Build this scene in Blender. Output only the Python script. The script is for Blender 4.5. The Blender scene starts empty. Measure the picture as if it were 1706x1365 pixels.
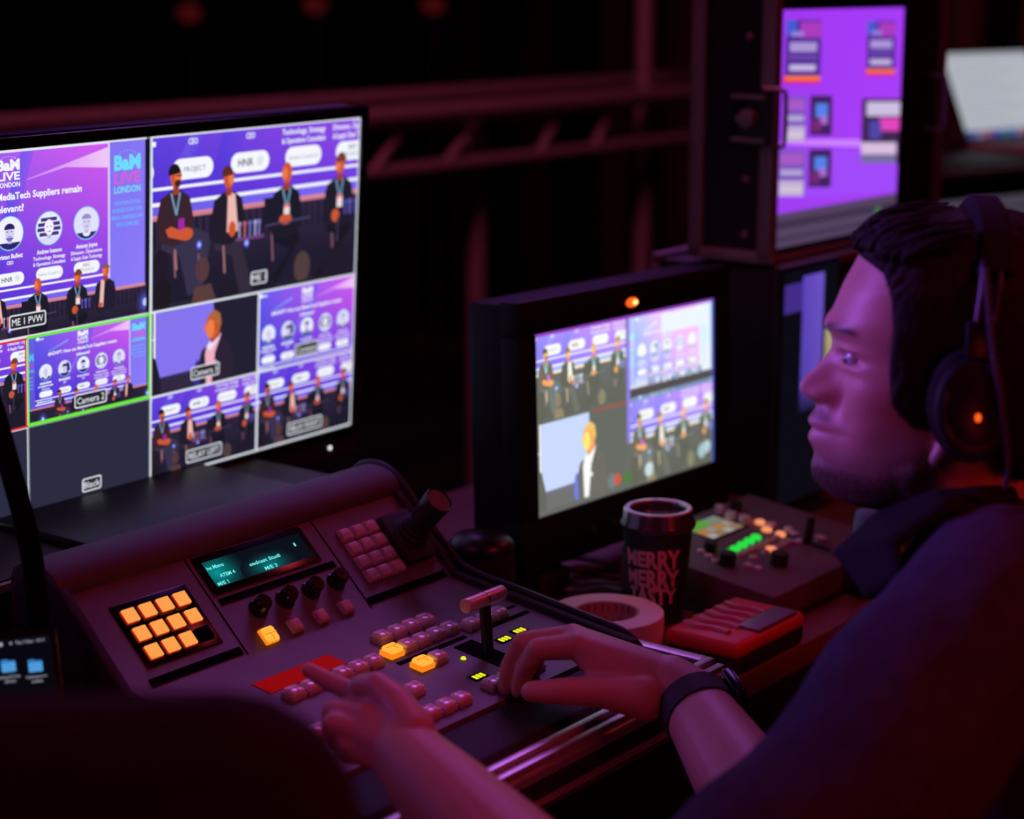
import bpy, bmesh, math, random
import numpy as np
from mathutils import Vector, Matrix, noise
random.seed(7)
C = bpy.context.scene.collection
SC = bpy.context.scene
R = math.radians

# ------------------------------------------------------------------ camera
F = 3200.0                      # focal length in pixels of the 1706 x 1365 frame
PITCH = R(12.5)
CAM = Vector((0, 0, 1.45))
cd = bpy.data.cameras.new('camera'); cam = bpy.data.objects.new('camera', cd); C.objects.link(cam)
cam.location = CAM; cam.rotation_euler = (R(90) - PITCH, 0, 0)
cd.sensor_fit = 'HORIZONTAL'; cd.sensor_width = 36; cd.lens = 36 * F / 1706
cd.clip_start = 0.05; cd.clip_end = 60
cd.dof.use_dof = True; cd.dof.focus_distance = 1.87; cd.dof.aperture_fstop = 3.1
SC.camera = cam

# ------------------------------------------------------------------ world, lights, exposure
w = bpy.data.worlds.new('World'); SC.world = w; w.use_nodes = True
w.node_tree.nodes['Background'].inputs[0].default_value = (1.0, 0.08, 0.16, 1)
w.node_tree.nodes['Background'].inputs[1].default_value = 0.0045
SC.view_settings.view_transform = 'Standard'; SC.view_settings.look = 'None'
SC.view_settings.exposure = 0.0; SC.view_settings.gamma = 1.0
SC.view_settings.use_curve_mapping = False

def area(name, loc, target, col, power, size, spread=180):
    d = bpy.data.lights.new(name, 'AREA'); d.energy = power; d.color = col; d.shape = 'DISK'; d.size = size
    d.spread = R(spread)
    o = bpy.data.objects.new(name, d); C.objects.link(o); o.location = loc
    o.rotation_euler = (Vector(target) - Vector(loc)).to_track_quat('-Z', 'Y').to_euler()
    return o
area('stage_wash', (-2.6, 2.3, 2.05), (0.30, 1.6, 1.22), (0.40, 0.13, 1.0), 1.05, 0.6, 15)
area('stage_backlight', (0.25, 4.5, 3.5), (-0.05, 1.75, 0.8), (0.55, 0.16, 0.95), 2.1, 1.8, 40)
area('red_wash', (1.6, 0.5, 2.5), (0.05, 1.65, 0.8), (1.0, 0.035, 0.04), 1.3, 0.5, 60)
area('magenta_wash', (-1.2, 0.6, 2.7), (0.1, 1.85, 0.8), (0.90, 0.11, 0.42), 0.5, 0.6, 60)
area('red_uplight', (0.55, -0.7, 0.35), (0.1, 1.6, 0.95), (1.0, 0.025, 0.04), 0.35, 0.5, 60)
area('red_house_light', (2.4, 3.4, 2.9), (0.5, 2.1, 0.75), (1.0, 0.06, 0.10), 0.8, 0.6, 60)
area('drape_wash', (3.4, 5.2, 3.6), (2.7, 8.0, 1.6), (1.0, 0.08, 0.14), 60, 0.6, 70)  # unseen lamp added to redden the right side of the drape
area('backstage_wash', (-0.6, 2.9, 3.4), (0.4, 5.0, 1.05), (1.0, 0.12, 0.30), 9, 0.6, 110)  # unseen lamp added to lift the truss railing out of the dark

# ------------------------------------------------------------------ coordinates
FW = Vector((0, math.cos(PITCH), -math.sin(PITCH))); UPV = Vector((0, math.sin(PITCH), math.cos(PITCH)))
def ray(x, y): return Vector(((x - 853) / F, 0, 0)) + FW - UPV * ((y - 682.5) / F)
def at(x, y, d): return CAM + ray(x, y) * d
def hit(x, y, o, n):
    r = ray(x, y); return CAM + r * ((Vector(o) - CAM).dot(n) / r.dot(n))
YAW = R(52); DESK = 0.74
K0 = Vector((-0.14614, 1.87416, DESK))          # origin of the desk frame (X along the desk, Y away from the operator)
KM = Matrix.Translation(K0) @ Matrix.Rotation(YAW, 4, 'Z')
KI = KM.inverted()
def kw(x, y, z=0): return KM @ Vector((x, y, z))
def kpx_y(px, py, y):                            # desk-frame point on the plane Y = y
    return KI @ hit(px, py, kw(0, y, 0), KM.to_3x3() @ Vector((0, 1, 0)))
def kpx_z(px, py, z):
    return KI @ hit(px, py, Vector((0, 0, DESK + z)), Vector((0, 0, 1)))

# ------------------------------------------------------------------ materials
def S(r, g, b):
    f = lambda c: (c / 255 / 12.92) if c / 255 <= 0.04045 else ((c / 255 + 0.055) / 1.055) ** 2.4
    return (f(r), f(g), f(b))
def mat(name, col, rough=0.5, metal=0.0, nscale=0, namt=0.25, bump=0.0, bscale=200, coat=0.0, trans=0.0, sss=0.0, spec=0.5):
    m = bpy.data.materials.new(name); m.use_nodes = True
    nt = m.node_tree; b = nt.nodes['Principled BSDF']
    b.inputs['Base Color'].default_value = (*col, 1); b.inputs['Roughness'].default_value = rough
    b.inputs['Metallic'].default_value = metal; b.inputs['Coat Weight'].default_value = coat
    b.inputs['Transmission Weight'].default_value = trans; b.inputs['Specular IOR Level'].default_value = spec
    if sss:
        b.inputs['Subsurface Weight'].default_value = sss; b.inputs['Subsurface Scale'].default_value = 0.01
        b.inputs['Subsurface Radius'].default_value = (1.0, 0.25, 0.12)
    tc = nt.nodes.new('ShaderNodeTexCoord')
    if nscale:
        n = nt.nodes.new('ShaderNodeTexNoise'); n.inputs['Scale'].default_value = nscale; n.inputs['Detail'].default_value = 4
        nt.links.new(tc.outputs['Object'], n.inputs['Vector'])
        mx = nt.nodes.new('ShaderNodeMix'); mx.data_type = 'RGBA'
        mx.inputs['A'].default_value = (*[c * (1 - namt) for c in col], 1)
        mx.inputs['B'].default_value = (*[min(1, c * (1 + namt)) for c in col], 1)
        nt.links.new(n.outputs['Fac'], mx.inputs['Factor']); nt.links.new(mx.outputs['Result'], b.inputs['Base Color'])
    if bump:
        n2 = nt.nodes.new('ShaderNodeTexNoise'); n2.inputs['Scale'].default_value = bscale; n2.inputs['Detail'].default_value = 3
        nt.links.new(tc.outputs['Object'], n2.inputs['Vector'])
        bp = nt.nodes.new('ShaderNodeBump'); bp.inputs['Strength'].default_value = bump; bp.inputs['Distance'].default_value = 0.002
        nt.links.new(n2.outputs['Fac'], bp.inputs['Height']); nt.links.new(bp.outputs['Normal'], b.inputs['Normal'])
    return m
def emit(name, col, s=1.0):
    m = bpy.data.materials.new(name); m.use_nodes = True; nt = m.node_tree
    nt.nodes.remove(nt.nodes['Principled BSDF'])
    e = nt.nodes.new('ShaderNodeEmission'); e.inputs[0].default_value = (*col, 1); e.inputs[1].default_value = s
    nt.links.new(e.outputs[0], nt.nodes['Material Output'].inputs[0]); return m
def screen_mat(name, s=1.0):                     # a lit screen: emission in the picture's own colours
    m = emit(name, (1, 1, 1), s); nt = m.node_tree
    a = nt.nodes.new('ShaderNodeVertexColor'); a.layer_name = 'Col'
    e = [n for n in nt.nodes if n.type == 'EMISSION'][0]
    nt.links.new(a.outputs['Color'], e.inputs[0]); return m

M = dict(
    black=mat('black_plastic', (0.012, 0.012, 0.014), 0.42, bump=0.15, bscale=900),
    gloss=mat('glossy_black', (0.008, 0.008, 0.01), 0.18),
    cable_pale=mat('grey_cable_jacket', (0.16, 0.14, 0.20), 0.3),  # black cables lightened so their colour carries painted highlights
    matte=mat('matte_black', (0.0055, 0.005, 0.0065), 0.6, bump=0.15, bscale=900, spec=0.25),
    rubber=mat('black_rubber', (0.014, 0.013, 0.014), 0.7, bump=0.2, bscale=600),
    panel=mat('panel_grey', (0.125, 0.115, 0.13), 0.5, nscale=30, namt=0.12, bump=0.12, bscale=1500),
    ridge=mat('ridge_grey', (0.075, 0.07, 0.078), 0.6, bump=0.25, bscale=1200),
    strip=mat('strip_black', (0.003, 0.003, 0.004), 0.9, spec=0.05),
    cap=mat('clear_button_cap', (0.90, 0.84, 0.90), 0.16, coat=0.6, bump=0.1, bscale=400),
    keycap=mat('grey_button_cap', (0.55, 0.45, 0.48), 0.4, bump=0.3, bscale=500),
    orange=emit('orange_glow', S(255, 132, 24), 1.0), orange_hot=emit('orange_hot', S(255, 184, 66), 1.0),
    amber=emit('amber_glow', S(255, 160, 78), 1.0), amber_rim=emit('amber_rim', S(190, 30, 8), 0.8),
    led=emit('yellow_green_led', S(225, 225, 30), 1.2), red_led=emit('tally_red', S(255, 90, 25), 1.6),
    tally_core=emit('tally_core', S(255, 215, 120), 2.2),
    green=emit('green_glow', S(40, 225, 70), 1.0), salmon=emit('salmon_glow', S(255, 150, 105), 1.0),
    white_led=emit('white_led', (0.9, 0.95, 1), 1.5), dimred=emit('dim_red_lamp', S(58, 8, 10), 1.0),
    alu=mat('aluminium', (0.62, 0.58, 0.58), 0.36, 0.75, nscale=60, namt=0.15, bump=0.08, bscale=700),
    dalu=mat('dull_aluminium', (0.40, 0.35, 0.35), 0.55, 0.35, nscale=40, namt=0.2),
    steel=mat('steel', (0.5, 0.48, 0.48), 0.3, 0.9, nscale=80, namt=0.2),
    brass=mat('handle_metal', (0.80, 0.58, 0.50), 0.38, 0.35, nscale=120, namt=0.1),
    ply=mat('black_laminate', (0.016, 0.014, 0.015), 0.55, nscale=12, namt=0.4, bump=0.2, bscale=500),
    desk=mat('desk_wood', (0.17, 0.075, 0.05), 0.5, nscale=9, namt=0.35, bump=0.1, bscale=120),
    tape=mat('white_tape', (0.88, 0.80, 0.82), 0.65, nscale=14, namt=0.06, bump=0.15, bscale=900),
    core=mat('tape_core_card', (0.48, 0.34, 0.34), 0.8, nscale=60, namt=0.2),
    redink=mat('red_ink', (0.5, 0.015, 0.03), 0.7, nscale=40, namt=0.2),
    label=mat('red_label', (1.0, 0.05, 0.02), 0.9, nscale=50, namt=0.06, spec=0.05),
    redshell=mat('red_rubber', (0.62, 0.012, 0.035), 0.45, nscale=30, namt=0.1, bump=0.1, bscale=600),
    redrib=mat('pale_red_rubber', (0.52, 0.10, 0.18), 0.4, nscale=30, namt=0.1),
    greyslab=mat('grey_slab', (0.17, 0.15, 0.22), 0.45, nscale=60, namt=0.2),
    cup=mat('green_paper_cup', (0.012, 0.045, 0.03), 0.6, nscale=20, namt=0.2),
    cuptext=mat('cup_print', (0.78, 0.44, 0.44), 0.6, nscale=60, namt=0.15),
    lid=mat('cup_lid', (0.05, 0.045, 0.05), 0.25, coat=0.5),
    lidrim=mat('cup_lid_rim', (0.66, 0.62, 0.82), 0.22, coat=0.6),
    cloth=mat('sweater_knit', (0.056, 0.050, 0.082), 0.95, nscale=60, namt=0.35, bump=0.6, bscale=420, spec=0.1),
    collar=mat('dark_collar', (0.012, 0.010, 0.014), 0.9, nscale=50, namt=0.3, bump=0.3, bscale=500, spec=0.15),
    jeans=mat('dark_trousers', (0.02, 0.02, 0.03), 0.9, nscale=30, namt=0.3),
    hair=mat('dark_hair', (0.012, 0.008, 0.007), 0.7, spec=0.2, nscale=40, namt=0.4, bump=0.4, bscale=260),
    eyew=mat('eye_white', (0.42, 0.38, 0.40), 0.25, coat=0.15), iris=mat('dark_iris', (0.02, 0.015, 0.015), 0.1, coat=0.8),
    nail=mat('fingernail', (0.50, 0.30, 0.27), 0.25, coat=0.4),
    headset=mat('headset_plastic', (0.012, 0.012, 0.016), 0.35), pad=mat('ear_cushion', (0.010, 0.009, 0.010), 0.85, spec=0.2, bump=0.2, bscale=500),
    rod=mat('headset_rod', (0.20, 0.18, 0.26), 0.28, 0.7),
    chair=mat('chair_fabric', (0.05, 0.030, 0.034), 0.95, nscale=40, namt=0.3, bump=0.3, bscale=600, spec=0.2),
    cable=mat('cable_jacket', (0.014, 0.013, 0.018), 0.45), bluecap=mat('pale_blue_plastic', (0.16, 0.26, 0.62), 0.4, nscale=15, namt=0.1),
    pale=mat('pale_plastic', (0.42, 0.36, 0.6), 0.45, nscale=12, namt=0.2), paper=mat('cream_paper', (0.75, 0.72, 0.5), 0.8, nscale=14, namt=0.1),
    drape=mat('black_drape', (0.006, 0.005, 0.006), 1.0, nscale=4, namt=0.5, spec=0.05),
    floor=mat('dark_floor', (0.012, 0.01, 0.011), 0.7, nscale=6, namt=0.4),
)
# skin: procedural mottling, with stubble, brows and painted jaw shade in its colour
def skin_mat():
    m = mat('skin', (0.55, 0.32, 0.26), 0.48, bump=0.12, bscale=350, sss=0.12)
    nt = m.node_tree; b = nt.nodes['Principled BSDF']
    a = nt.nodes.new('ShaderNodeVertexColor'); a.layer_name = 'Beard'
    n = nt.nodes.new('ShaderNodeTexNoise'); n.inputs['Scale'].default_value = 420; n.inputs['Detail'].default_value = 2
    tc = nt.nodes.new('ShaderNodeTexCoord'); nt.links.new(tc.outputs['Object'], n.inputs['Vector'])
    add = nt.nodes.new('ShaderNodeMath'); add.operation = 'MULTIPLY_ADD'; add.inputs[1].default_value = 0.9; add.inputs[2].default_value = -0.42
    nt.links.new(n.outputs['Fac'], add.inputs[0])
    ad2 = nt.nodes.new('ShaderNodeMath'); ad2.operation = 'ADD'; ad2.use_clamp = True
    nt.links.new(a.outputs['Color'], ad2.inputs[0]); nt.links.new(add.outputs[0], ad2.inputs[1])
    ml = nt.nodes.new('ShaderNodeMath'); ml.operation = 'MULTIPLY'; nt.links.new(ad2.outputs[0], ml.inputs[0]); nt.links.new(a.outputs['Color'], ml.inputs[1])
    n3 = nt.nodes.new('ShaderNodeTexNoise'); n3.inputs['Scale'].default_value = 28; nt.links.new(tc.outputs['Object'], n3.inputs['Vector'])
    m0 = nt.nodes.new('ShaderNodeMix'); m0.data_type = 'RGBA'; m0.inputs['A'].default_value = (0.48, 0.25, 0.20, 1); m0.inputs['B'].default_value = (0.60, 0.36, 0.30, 1)
    nt.links.new(n3.outputs['Fac'], m0.inputs['Factor'])
    mx = nt.nodes.new('ShaderNodeMix'); mx.data_type = 'RGBA'; mx.inputs['B'].default_value = (0.03, 0.02, 0.018, 1)
    nt.links.new(m0.outputs['Result'], mx.inputs['A']); nt.links.new(ml.outputs[0], mx.inputs['Factor'])
    nt.links.new(mx.outputs['Result'], b.inputs['Base Color'])
    return m
M['skin'] = skin_mat()

# ------------------------------------------------------------------ mesh helpers
def frame(z, x=None):                            # rotation whose Z axis is z
    z = Vector(z).normalized(); x = Vector(x) if x is not None else (Vector((1, 0, 0)) if abs(z.x) < 0.9 else Vector((0, 1, 0)))
    y = z.cross(x).normalized(); x = y.cross(z)
    return Matrix((x, y, z)).transposed().to_4x4()
class MB:
    def __init__(s, M0=None): s.bm = bmesh.new(); s.M = M0 or Matrix()
    def _x(s, vs, m): bmesh.ops.transform(s.bm, matrix=s.M @ (m or Matrix()), verts=vs)
    def box(s, x0, x1, y0, y1, z0, z1, bev=0, m=None, seg=2):
        t = bmesh.new(); bmesh.ops.create_cube(t, size=1)
        for v in t.verts: v.co = Vector(((x0 + x1) / 2 + v.co.x * (x1 - x0), (y0 + y1) / 2 + v.co.y * (y1 - y0), (z0 + z1) / 2 + v.co.z * (z1 - z0)))
        if bev: bmesh.ops.bevel(t, geom=t.edges[:], offset=bev, segments=seg, profile=0.5, affect='EDGES')
        return s._merge(t, m)
    def _merge(s, t, m=None, mi=None):
        bmesh.ops.transform(t, matrix=s.M @ (m or Matrix()), verts=t.verts)
        mp = {v: s.bm.verts.new(v.co) for v in t.verts}
        for f in t.faces:
            try:
                g = s.bm.faces.new([mp[v] for v in f.verts]); g.material_index = f.material_index if mi is None else mi
            except ValueError: pass
        t.free(); return s
    def lathe(s, prof, m=None, seg=32, sx=1, sy=1, cap=True, mi=0):
        t = bmesh.new(); rings = []
        for r, z in prof:
            if r < 1e-6: rings.append([t.verts.new((0, 0, z))])
            else: rings.append([t.verts.new((r * sx * math.cos(2 * math.pi * i / seg), r * sy * math.sin(2 * math.pi * i / seg), z)) for i in range(seg)])
        for a, b in zip(rings, rings[1:]):
            for i in range(seg):
                j = (i + 1) % seg
                if len(a) == 1 and len(b) == 1: continue
                if len(a) == 1: t.faces.new([a[0], b[j], b[i]])
                elif len(b) == 1: t.faces.new([a[i], a[j], b[0]])
                else: t.faces.new([a[i], a[j], b[j], b[i]])
        if cap:
            if len(rings[0]) > 1: t.faces.new(rings[0][::-1])
            if len(rings[-1]) > 1: t.faces.new(rings[-1])
        return s._merge(t, m, mi)
    def cyl(s, p0, p1, r0, r1=None, seg=20, bev=0.0):
        p0 = Vector(p0); p1 = Vector(p1); r1 = r0 if r1 is None else r1; L = (p1 - p0).length
        pr = [(r0, 0), (r1, L)] if not bev else [(r0 - bev, 0), (r0, bev), (r1, L - bev), (r1 - bev, L)]
        return s.lathe(pr, Matrix.Translation(p0) @ frame(p1 - p0), seg)
    def ell(s, c, r, m=None, u=24, v=14):
        t = bmesh.new(); bmesh.ops.create_uvsphere(t, u_segments=u, v_segments=v, radius=1)
        for q in t.verts: q.co = Vector((q.co.x * r[0], q.co.y * r[1], q.co.z * r[2]))
        return s._merge(t, Matrix.Translation(Vector(c)) @ (m or Matrix()))
    def tube(s, pts, r, seg=10, smooth=1):
        P = [Vector(p) for p in pts]
        for _ in range(smooth):
            Q = [P[0]]
            for a, b in zip(P, P[1:]): Q += [a * 0.75 + b * 0.25, a * 0.25 + b * 0.75]
            P = Q + [P[-1]]
        t = bmesh.new(); rings = []; up = None
        for i, p in enumerate(P):
            d = (P[min(i + 1, len(P) - 1)] - P[max(i - 1, 0)]).normalized()
            if up is None: up = d.orthogonal()
            up = (up - d * up.dot(d)).normalized(); sd = d.cross(up)
            rr = r[min(i, len(r) - 1)] if isinstance(r, (list, tuple)) else r
            rings.append([t.verts.new(p + rr * (math.cos(2 * math.pi * k / seg) * up + math.sin(2 * math.pi * k / seg) * sd)) for k in range(seg)])
        for a, b in zip(rings, rings[1:]):
            for k in range(seg): t.faces.new([a[k], a[(k + 1) % seg], b[(k + 1) % seg], b[k]])
        t.faces.new(rings[0][::-1]); t.faces.new(rings[-1])
        return s._merge(t)
    def prism(s, poly, a0, a1, m=None, bev=0):   # polygon in (Y, Z) swept along X
        t = bmesh.new(); A = [t.verts.new((a0, y, z)) for y, z in poly]; B = [t.verts.new((a1, y, z)) for y, z in poly]; n = len(poly)
        for i in range(n): t.faces.new([A[i], A[(i + 1) % n], B[(i + 1) % n], B[i]])
        t.faces.new(A[::-1]); t.faces.new(B)
        bmesh.ops.recalc_face_normals(t, faces=t.faces)
        if bev: bmesh.ops.bevel(t, geom=t.edges[:], offset=bev, segments=2, profile=0.5, affect='EDGES')
        return s._merge(t, m)
    def hull(s, sph):                            # convex hull of spheres: (centre, radius)
        t = bmesh.new()
        for c, r in sph:
            q = bmesh.ops.create_icosphere(t, subdivisions=3, radius=r)
            rr = Vector(c)
            for v in q['verts']: v.co += rr
        h = bmesh.ops.convex_hull(t, input=t.verts)
        kill = [g for g in h['geom_interior'] if isinstance(g, bmesh.types.BMVert)]
        bmesh.ops.delete(t, geom=kill, context='VERTS')
        return s._merge(t)
    def chain(s, pts):                           # tapered limb through (centre, radius) joints
        for a, b in zip(pts, pts[1:]): s.hull([a, b])
        return s
    def mesh(s, name, sharp=40):
        me = bpy.data.meshes.new(name); s.bm.normal_update(); s.bm.to_mesh(me); s.bm.free()
        for p in me.polygons: p.use_smooth = True
        if sharp: me.set_sharp_from_angle(angle=R(sharp))
        return me
    def build(s, name, m, parent=None, sharp=40, label=None):
        me = s.mesh(name, sharp)
        for q in (m if isinstance(m, (list, tuple)) else [m]): me.materials.append(q)
        return link(name, me, parent, label)
def link(name, me, parent=None, label=None):
    o = bpy.data.objects.new(name, me); C.objects.link(o)
    if parent: o.parent = parent
    if label: o['label'] = label
    return o
def tag(o, label, cat, group=None):
    o['label'] = label; o['category'] = cat
    if group: o['group'] = group
    return o
def thing(name, label, cat, m=None, group=None):
    o = bpy.data.objects.new(name, None); C.objects.link(o); o.empty_display_size = 0.05
    if m is not None: o.matrix_world = m
    return tag(o, label, cat, group)
def desk_thing(name, label, cat, x, y, z=0.0, group=None, rz=0):
    return thing(name, label, cat, Matrix.Translation(kw(x, y, z)) @ Matrix.Rotation(YAW + rz, 4, 'Z'), group)
def struct(o): o['kind'] = 'structure'; return o
def remesh(mb, voxel, smooth, name):
    me = mb.mesh(name + '_raw', 0); o = bpy.data.objects.new('tmp', me); C.objects.link(o)
    md = o.modifiers.new('r', 'REMESH'); md.mode = 'VOXEL'; md.voxel_size = voxel
    if smooth:
        ms = o.modifiers.new('s', 'SMOOTH'); ms.factor = 0.5; ms.iterations = smooth
    dg = bpy.context.evaluated_depsgraph_get(); dg.update()
    out = bpy.data.meshes.new_from_object(o.evaluated_get(dg)); out.name = name
    bpy.data.objects.remove(o); bpy.data.meshes.remove(me)
    for p in out.polygons: p.use_smooth = True
    return out

# ------------------------------------------------------------------ text
_tc = {}
def glyphs(txt, bold=0.0):
    k = (txt, bold)
    if k not in _tc:
        c = bpy.data.curves.new('t', 'FONT'); c.body = txt; c.size = 1; c.resolution_u = 2; c.offset = bold
        o = bpy.data.objects.new('t', c); C.objects.link(o)
        dg = bpy.context.evaluated_depsgraph_get(); dg.update()
        me = bpy.data.meshes.new_from_object(o.evaluated_get(dg)); me.calc_loop_triangles()
        V = [(v.co.x, v.co.y) for v in me.vertices]; T = [tuple(t.vertices) for t in me.loop_triangles]
        bpy.data.objects.remove(o); bpy.data.curves.remove(c); bpy.data.meshes.remove(me)
        xs = [v[0] for v in V] or [0]
        _tc[k] = (V, T, min(xs), max(xs))
    return _tc[k]

# ------------------------------------------------------------------ a painter for what the screens show
class Painter:
    """collects flat coloured polygons, in units of a screen 16 wide and 9 high, y down"""
    def __init__(s, W, H, gain=None, dz=8e-6):
        s.W, s.H, s.dz = W, H, dz; s.v = []; s.f = []; s.c = []; s.layer = 0; s.st = [(1, 1, 0, 0)]; s.clip = [(0, 0, 16, 9)]
        s.gain = gain or (lambda c: c); s.top = 0
    def push(s, sx, sy, ox, oy, clip=None):      # child coordinates -> parent coordinates
        a = s.st[-1]; s.st.append((a[0] * sx, a[1] * sy, a[0] * ox + a[2], a[1] * oy + a[3]))
        c = s.clip[-1]
        if clip:
            A = s.st[-1]; q = (A[0] * clip[0] + A[2], A[1] * clip[1] + A[3], A[0] * clip[2] + A[2], A[1] * clip[3] + A[3])
            c = (max(c[0], q[0]), max(c[1], q[1]), min(c[2], q[2]), min(c[3], q[3]))
        s.clip.append(c)
    def pop(s): s.st.pop(); s.clip.pop()
    def add(s, pts, cols, same=False):
        if not same: s.layer += 1
        A = s.st[-1]; P = [(A[0] * x + A[2], A[1] * y + A[3], *c) for (x, y), c in zip(pts, cols)]
        x0, y0, x1, y1 = s.clip[-1]
        for ax, lim, sg in ((0, x0, 1), (0, x1, -1), (1, y0, 1), (1, y1, -1)):
            if all(sg * (p[ax] - lim) >= 0 for p in P): continue
            Q = []
            for i, p in enumerate(P):
                q = P[(i + 1) % len(P)]; da = sg * (p[ax] - lim); db = sg * (q[ax] - lim)
                if da >= 0: Q.append(p)
                if (da >= 0) != (db >= 0):
                    t = da / (da - db); Q.append(tuple(a + (b - a) * t for a, b in zip(p, q)))
            P = Q
            if len(P) < 3: return
        i0 = len(s.v); s.top = max(s.top, s.layer)
        for p in P: s.v.append(((p[0] / 16 - 0.5) * s.W, (0.5 - p[1] / 9) * s.H, s.layer * s.dz)); s.c.append(s.gain(p[2:5]))
        s.f.append(tuple(range(i0 + len(P) - 1, i0 - 1, -1)))
    def poly(s, pts, c, same=False): s.add(pts, [c] * len(pts), same)
    def rect(s, x0, y0, x1, y1, c, same=False): s.poly([(x0, y0), (x1, y0), (x1, y1), (x0, y1)], c, same)
    def grad(s, x0, y0, x1, y1, tl, tr, br, bl, n=6):
        s.layer += 1; mixc = lambda a, b, t: tuple(p + (q - p) * t for p, q in zip(a, b))
        g = lambda u, v: mixc(mixc(tl, tr, u), mixc(bl, br, u), v)
        for i in range(n):
            for j in range(n):
                a, b, c, d = i / n, (i + 1) / n, j / n, (j + 1) / n; X = lambda t: x0 + (x1 - x0) * t; Y = lambda t: y0 + (y1 - y0) * t
                s.add([(X(a), Y(c)), (X(b), Y(c)), (X(b), Y(d)), (X(a), Y(d))], [g(a, c), g(b, c), g(b, d), g(a, d)], True)
    def ell(s, x, y, rx, ry, c, a0=0, a1=360, n=28, same=False):
        s.poly([(x + rx * math.cos(R(a0 + (a1 - a0) * i / n)), y + ry * math.sin(R(a0 + (a1 - a0) * i / n))) for i in range(n if a1 - a0 == 360 else n + 1)], c, same)
    def glow(s, x, y, rx, ry, ci, co, n=24):
        s.layer += 1; rings = [(1 - (k / 5), [a + (b - a) * (k / 5) ** 2 for a, b in zip(co, ci)]) for k in range(6)]
        P = lambda f, i: (x + rx * f * math.cos(2 * math.pi * i / n), y + ry * f * math.sin(2 * math.pi * i / n))
        for (f0, c0), (f1, c1) in zip(rings, rings[1:]):
            for i in range(n):
                if f1 > 0: s.add([P(f0, i), P(f0, i + 1), P(f1, i + 1), P(f1, i)], [c0, c0, c1, c1], True)
                else: s.add([P(f0, i), P(f0, i + 1), (x, y)], [c0, c0, c1], True)
    def rrect(s, x0, y0, x1, y1, r, c):
        pts = []
        for cx, cy, a in ((x1 - r, y1 - r, 0), (x0 + r, y1 - r, 90), (x0 + r, y0 + r, 180), (x1 - r, y0 + r, 270)):
            pts += [(cx + r * math.cos(R(a + 15 * k)), cy + r * math.sin(R(a + 15 * k))) for k in range(7)]
        s.poly(pts, c)
    def line(s, x0, y0, x1, y1, wd, c, same=False):
        dx, dy = x1 - x0, y1 - y0; L = math.hypot(dx, dy); nx, ny = -dy / L * wd / 2, dx / L * wd / 2
        s.poly([(x0 + nx, y0 + ny), (x1 + nx, y1 + ny), (x1 - nx, y1 - ny), (x0 - nx, y0 - ny)], c, same)
    def text(s, txt, x, y, h, c, al='c', sq=1.0, bold=0.012, width=None):   # y is the middle of the capitals
        V, T, a, b = glyphs(txt, bold); k = h / 0.7; kx = k * sq
        if width: kx = width / (b - a)
        ox = x - (0 if al == 'l' else (b - a) * kx / 2 if al == 'c' else (b - a) * kx) - a * kx
        s.layer += 1
        for t in T: s.poly([(ox + V[i][0] * kx, y + h / 2 - V[i][1] * k) for i in t], c, True)
    def bars(s, x, y, w_, h, c, n=7):            # lettering too small to read
        s.layer += 1; rr = random.Random(int(x * 31 + y * 57)); q = x - w_ / 2
        for i in range(n):
            l = w_ / n; s.rect(q + i * l, y - h * rr.uniform(.35, .5), q + i * l + l * rr.uniform(.6, .9), y + h * rr.uniform(.35, .5), c, True)
    def build(s, name, parent, m, thick=0.004, mloc=None):
        me = bpy.data.meshes.new(name); n = len(s.v); w2, h2 = s.W / 2, s.H / 2
        V = s.v + [(-w2, -h2, -thick), (w2, -h2, -thick), (w2, h2, -thick), (-w2, h2, -thick), (-w2, -h2, 0), (w2, -h2, 0), (w2, h2, 0), (-w2, h2, 0)]
        Fc = s.f + [tuple(n + i for i in q) for q in ((0, 3, 2, 1), (0, 1, 5, 4), (1, 2, 6, 5), (2, 3, 7, 6), (3, 0, 4, 7))]
        Cc = s.c + [(0, 0, 0)] * 8
        me.from_pydata(V, [], Fc)
        at_ = me.attributes.new('Col', 'FLOAT_COLOR', 'POINT')
        at_.data.foreach_set('color', np.array([(*c, 1) for c in Cc], dtype=np.float32).ravel())
        me.materials.append(m); o = link(name, me, parent)
        if mloc is not None: o.matrix_local = mloc
        return o
WHITE = S(245, 248, 255); DARK = S(38, 34, 54); NAVY = S(33, 29, 48); CURT = S(50, 40, 66)
SKIN = S(206, 88, 54); SKIN2 = S(160, 62, 42); LAV = S(132, 112, 238)

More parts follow.
